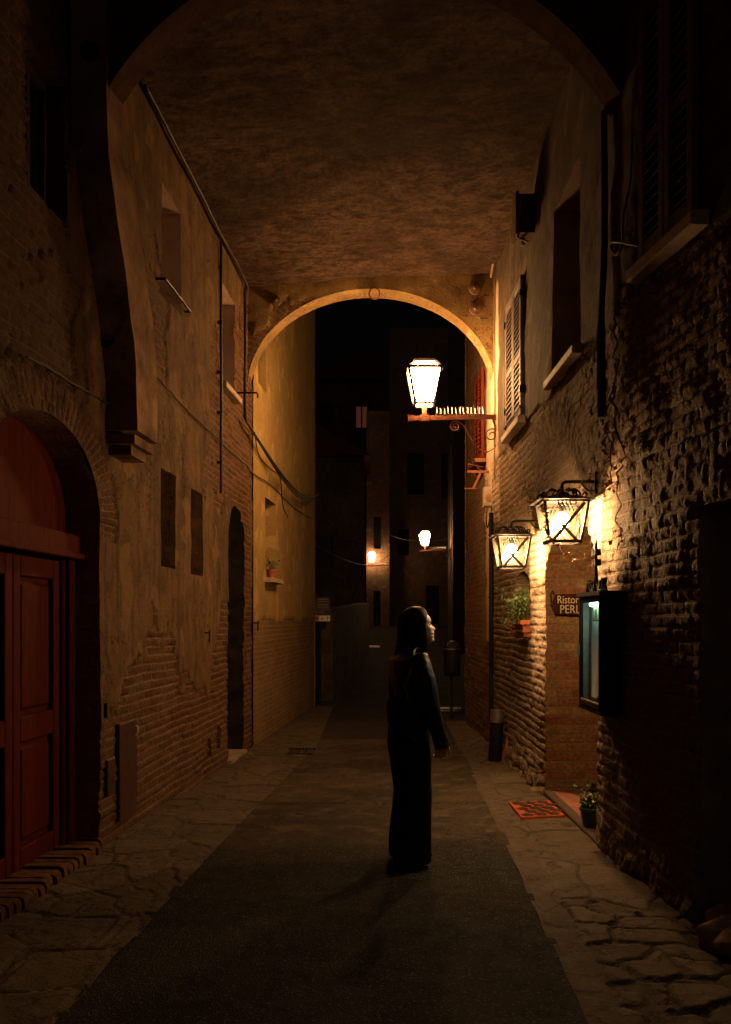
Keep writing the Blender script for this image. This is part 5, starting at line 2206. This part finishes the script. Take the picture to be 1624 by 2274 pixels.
fs = [(i * (NWI + 1) + j, i * (NWI + 1) + j + 1, (i + 1) * (NWI + 1) + j + 1, (i + 1) * (NWI + 1) + j) for i in range(NZ) for j in range(NWI)]
mb.add(vs, fs)
me = mb.mesh('hair', [m_hair], smooth=180)
o = link('hair', me, PER)
sm = o.modifiers.new('thick', 'SOLIDIFY')
sm.thickness = .014
sm.offset = 1 if False else -1

# loose locks over the curtain
mb = MB()
random.seed(77)
for k in range(46):
    w = random.uniform(1.0, 2 * pi - 1.0)
    i0, i1 = random.randint(12, 22), NZ - random.randint(0, 7)
    wd = random.uniform(-.25, .25)
    ps = []
    for i in range(i0, i1, 3):
        ww = w + wd * (i - i0) / 30
        j = int((ww - .9) / (2 * pi - 1.8) * NWI)
        j = max(2, min(NWI - 2, j))
        p = rows[i][j]
        cc = HM @ Vector((-.02, 0, .03 - .56 * (i / NZ - .3) / .7))
        d_ = Vector((p.x - cc.x, p.y - cc.y, 0)).normalized()
        ps.append(p + d_ * (.003 + .004 * ns(k, i * .2)))
    tip = ps[-1] + Vector((random.uniform(-.015, .015), random.uniform(-.015, .015), -random.uniform(.01, .05)))
    ps.append(tip)
    n_ = len(ps)
    mb.tube(ps, [.0045 * (1 - .8 * (q_ / (n_ - 1)) ** 2) for q_ in range(n_)], 5)
link('lock', mb.mesh('lock', [m_hair], smooth=180), o)
# jacket
jk = MB()
jt = [(.90, -.012, .128, .178), (.94, -.012, .13, .178), (.985, -.01, .128, .172), (1.06, -.006, .122, .157), (1.12, -.004, .122, .156), (1.2, -.008, .132, .165), (1.29, -.018, .136, .19), (1.35, -.022, .120, .188), (1.385, -.008, .09, .15), (1.415, -.004, .068, .095)]
jk.loft([ell((x, 0), rx, ry, z, 32, 2.3) for z, x, rx, ry in jt])
for s in (-1, 1):
    pts = [Vector(p) for p in ARM[s]]
    pts[0] = Vector((-.0, s * .13, 1.365))
    limb(jk, pts[:-1] + [pts[-1] + Vector((-.012, 0, .045)), pts[-1] + Vector((.014, 0, -.050))], [.078, .070, .062, .056, .050, .054][:6], 18)
for s in (-1, 1):                                   # collar
    jk.tube(spl([(-.07, s * .02, 1.43), (-.04, s * .065, 1.435), (.03, s * .07, 1.42), (.085, s * .045, 1.37), (.115, s * .04, 1.30)], 5), [.018] * 10 + [.02] * 11, 8)
jk.tube([(-.07, -.022, 1.43), (-.075, 0, 1.432), (-.07, .022, 1.43)], .018, 8)
me = remesh(jk, 'jacket', .007, 3)
nrm_ = [v.normal.copy() for v in me.vertices]
for v, vn in zip(me.vertices, nrm_):
    p = v.co
    v.co += vn * (.005 * ns(p.x * 14, p.y * 14, p.z * 9) + .003 * ns(p.x * 30, p.y * 30, p.z * 18))
pj = pchild('jacket', me, [m_leather])
mb = MB()
mb.tube(spl([(.118, -.06, 1.30), (.128, -.066, 1.2), (.122, -.062, 1.1), (.128, -.062, 1.0), (.122, -.06, .93)], 5), .004, 6)
mb.tube(spl([(.10, -.11, 1.20), (.118, -.09, 1.19), (.128, -.06, 1.17)], 4), .0035, 6)
link('zip', mb.mesh('zip', [m_steel], smooth=40), pj)

# trousers
tr = MB()
tr.loft([ell((x, 0), rx, ry, z, 32, 2.4) for z, x, rx, ry in ((.70, -.012, .125, .165), (.80, -.014, .138, .178), (.88, -.012, .135, .176), (.96, -.008, .118, .158), (1.02, -.004, .108, .15))])
for s in (-1, 1):
    xo = -.022 if s < 0 else .004
    rows = [(.025, xo - .0, .128, .112), (.12, xo + .002, .128, .108), (.24, xo + .008, .122, .104), (.36, xo + .014, .116, .100), (.47, xo + .02, .114, .098), (.58, xo + .012, .120, .098), (.72, xo + .004, .13, .1), (.84, xo, .12, .09)]
    tr.loft([ell((x, s * .088), rx, ry, z, 28, 2.2) for z, x, rx, ry in rows])
me = remesh(tr, 'trousers', .008, 4)
nrm_ = [v.normal.copy() for v in me.vertices]
for v, vn in zip(me.vertices, nrm_):
    p = v.co
    w = atan2(p.y, p.x)
    v.co += vn * (.010 * ns(w * 3.0, p.z * 1.6, 3) * clamp(1.1 - p.z) + .003 * ns(p.x * 20, p.y * 20, p.z * 8))
pchild('trousers', me, [m_cloth])
for s in (-1, 1):
    x, y = LEG[s][-1][0], LEG[s][-1][1]
    x += -.03 if s < 0 else 0
    mb = MB()
    sh = []
    for dx, w_, h_ in ((-.085, .024, .055), (-.075, .034, .085), (-.04, .040, .10), (.03, .042, .085), (.09, .046, .06), (.14, .040, .045), (.165, .02, .03)):
        sh.append([Vector((x + dx, y + w_ * cos(a), .004 + h_ * (.5 + .5 * sin(a)))) for a in [2 * pi * k / 18 for k in range(18)]])
    mb.loft(sh)
    mb.box(x - .085, x - .03, y - .03, y + .03, -.012, .02)
    link('shoe', mb.mesh('shoe', [m_leather], smooth=50), PER)

# shoulder bag
BG = thing('shoulder_bag', 'black shoulder bag on a tan buckled strap hanging behind the woman', 'bag', PO)
BG.rotation_euler = (0, 0, PSI)
mb = MB()
bc = Vector((-.128, -.135, 1.0))
rg = []
for z, rx, ry in ((-.13, .03, .02), (-.12, .085, .042), (-.05, .098, .052), (.03, .086, .048), (.09, .066, .036), (.12, .04, .02)):
    rg.append(ell((bc.x - z * .25, bc.y), rx, ry, bc.z + z, 24, 3.2, radians(35)))
mb.loft(rg)
link('pouch', mb.mesh('pouch', [m_leather], smooth=50), BG)
mb = MB()
sp = spl([(-.075, -.19, 1.10), (-.10, -.195, 1.19), (-.066, -.205, 1.29), (-.038, -.178, 1.365), (-.018, -.135, 1.415), (.018, -.10, 1.428), (.05, -.09, 1.40), (.06, -.085, 1.34)], 6)
vs, fs = [], []
for i, p in enumerate(sp):
    t = (sp[min(i + 1, len(sp) - 1)] - sp[max(i - 1, 0)]).normalized()
    o_ = Vector((-.02, 0, 1.25)) - p
    o_.z *= .3
    s_ = t.cross(o_).normalized() * .006
    n_ = s_.cross(t).normalized() * .0025
    vs += [p + s_ + n_, p - s_ + n_, p - s_ - n_, p + s_ - n_]
for i in range(len(sp) - 1):
    for k in range(4):
        j = (k + 1) % 4
        fs.append((i * 4 + k, i * 4 + j, i * 4 + 4 + j, i * 4 + 4 + k))
mb.add(vs, fs)
st = link('strap', mb.mesh('strap', [m_strap]), BG)
mb = MB()
b0 = Vector((-.098, -.203, 1.20))
for (a, b) in (((-.018, 0, -.016), (.018, 0, -.016)), ((.018, 0, -.016), (.018, 0, .016)), ((.018, 0, .016), (-.018, 0, .016)), ((-.018, 0, .016), (-.018, 0, -.016)), ((0, 0, -.016), (0, 0, .016))):
    mb.bar(b0 + Vector(a), b0 + Vector(b), .006)
link('buckle', mb.mesh('buckle', [M('brass', (.25, .16, .07), .45, .8)]), st)
mb = MB()
mb.tube([(-.12, -.212, .90), (-.06, -.205, .86), (-.015, -.19, .83)], .003, 6)
link('zip', mb.mesh('zip', [m_steel]), BG)

# ================================================================== WORLD, CAMERA, RENDER
w = bpy.data.worlds.new('World')
SC.world = w
w.use_nodes = True
bg = w.node_tree.nodes['Background']
wt = w.node_tree
gen = wt.nodes.new('ShaderNodeTexCoord')
sepw = wt.nodes.new('ShaderNodeSeparateXYZ')
wt.links.new(gen.outputs['Generated'], sepw.inputs[0])
rampw = wt.nodes.new('ShaderNodeValToRGB')                  # night sky: warm fill added behind the camera, black ahead
rampw.color_ramp.elements[0].position = .0
rampw.color_ramp.elements[0].color = (.052, .034, .023, 1)
rampw.color_ramp.elements[1].position = .52
rampw.color_ramp.elements[1].color = (.0007, .0007, .0009, 1)
mapw = wt.nodes.new('ShaderNodeMath')
mapw.operation = 'MULTIPLY_ADD'
mapw.inputs[1].default_value = .5
mapw.inputs[2].default_value = .5
wt.links.new(sepw.outputs[1], mapw.inputs[0])
wt.links.new(mapw.outputs[0], rampw.inputs[0])
wt.links.new(rampw.outputs[0], bg.inputs[0])
bg.inputs[1].default_value = 1.0
cam = bpy.data.cameras.new('camera')
co = bpy.data.objects.new('camera', cam)
COL.objects.link(co)
co.location = (0, 0, EYE)
co.rotation_euler = (radians(90), 0, 0)
cam.sensor_fit = 'HORIZONTAL'
cam.sensor_width = 24
cam.lens = 24 * F / 1624
cam.shift_y = (HY - 1137) / 1624
cam.clip_end = 500
SC.camera = co
SC.view_settings.view_transform = 'Standard'
SC.view_settings.look = 'None'
SC.view_settings.exposure = 0
SC.view_settings.gamma = 1
SC.cycles.use_denoising = True
SC.cycles.max_bounces = 6
SC.cycles.diffuse_bounces = 3
SC.cycles.transparent_max_bounces = 12
SC.cycles.sample_clamp_indirect = 3
SC.cycles.caustics_reflective = False
SC.cycles.caustics_refractive = False
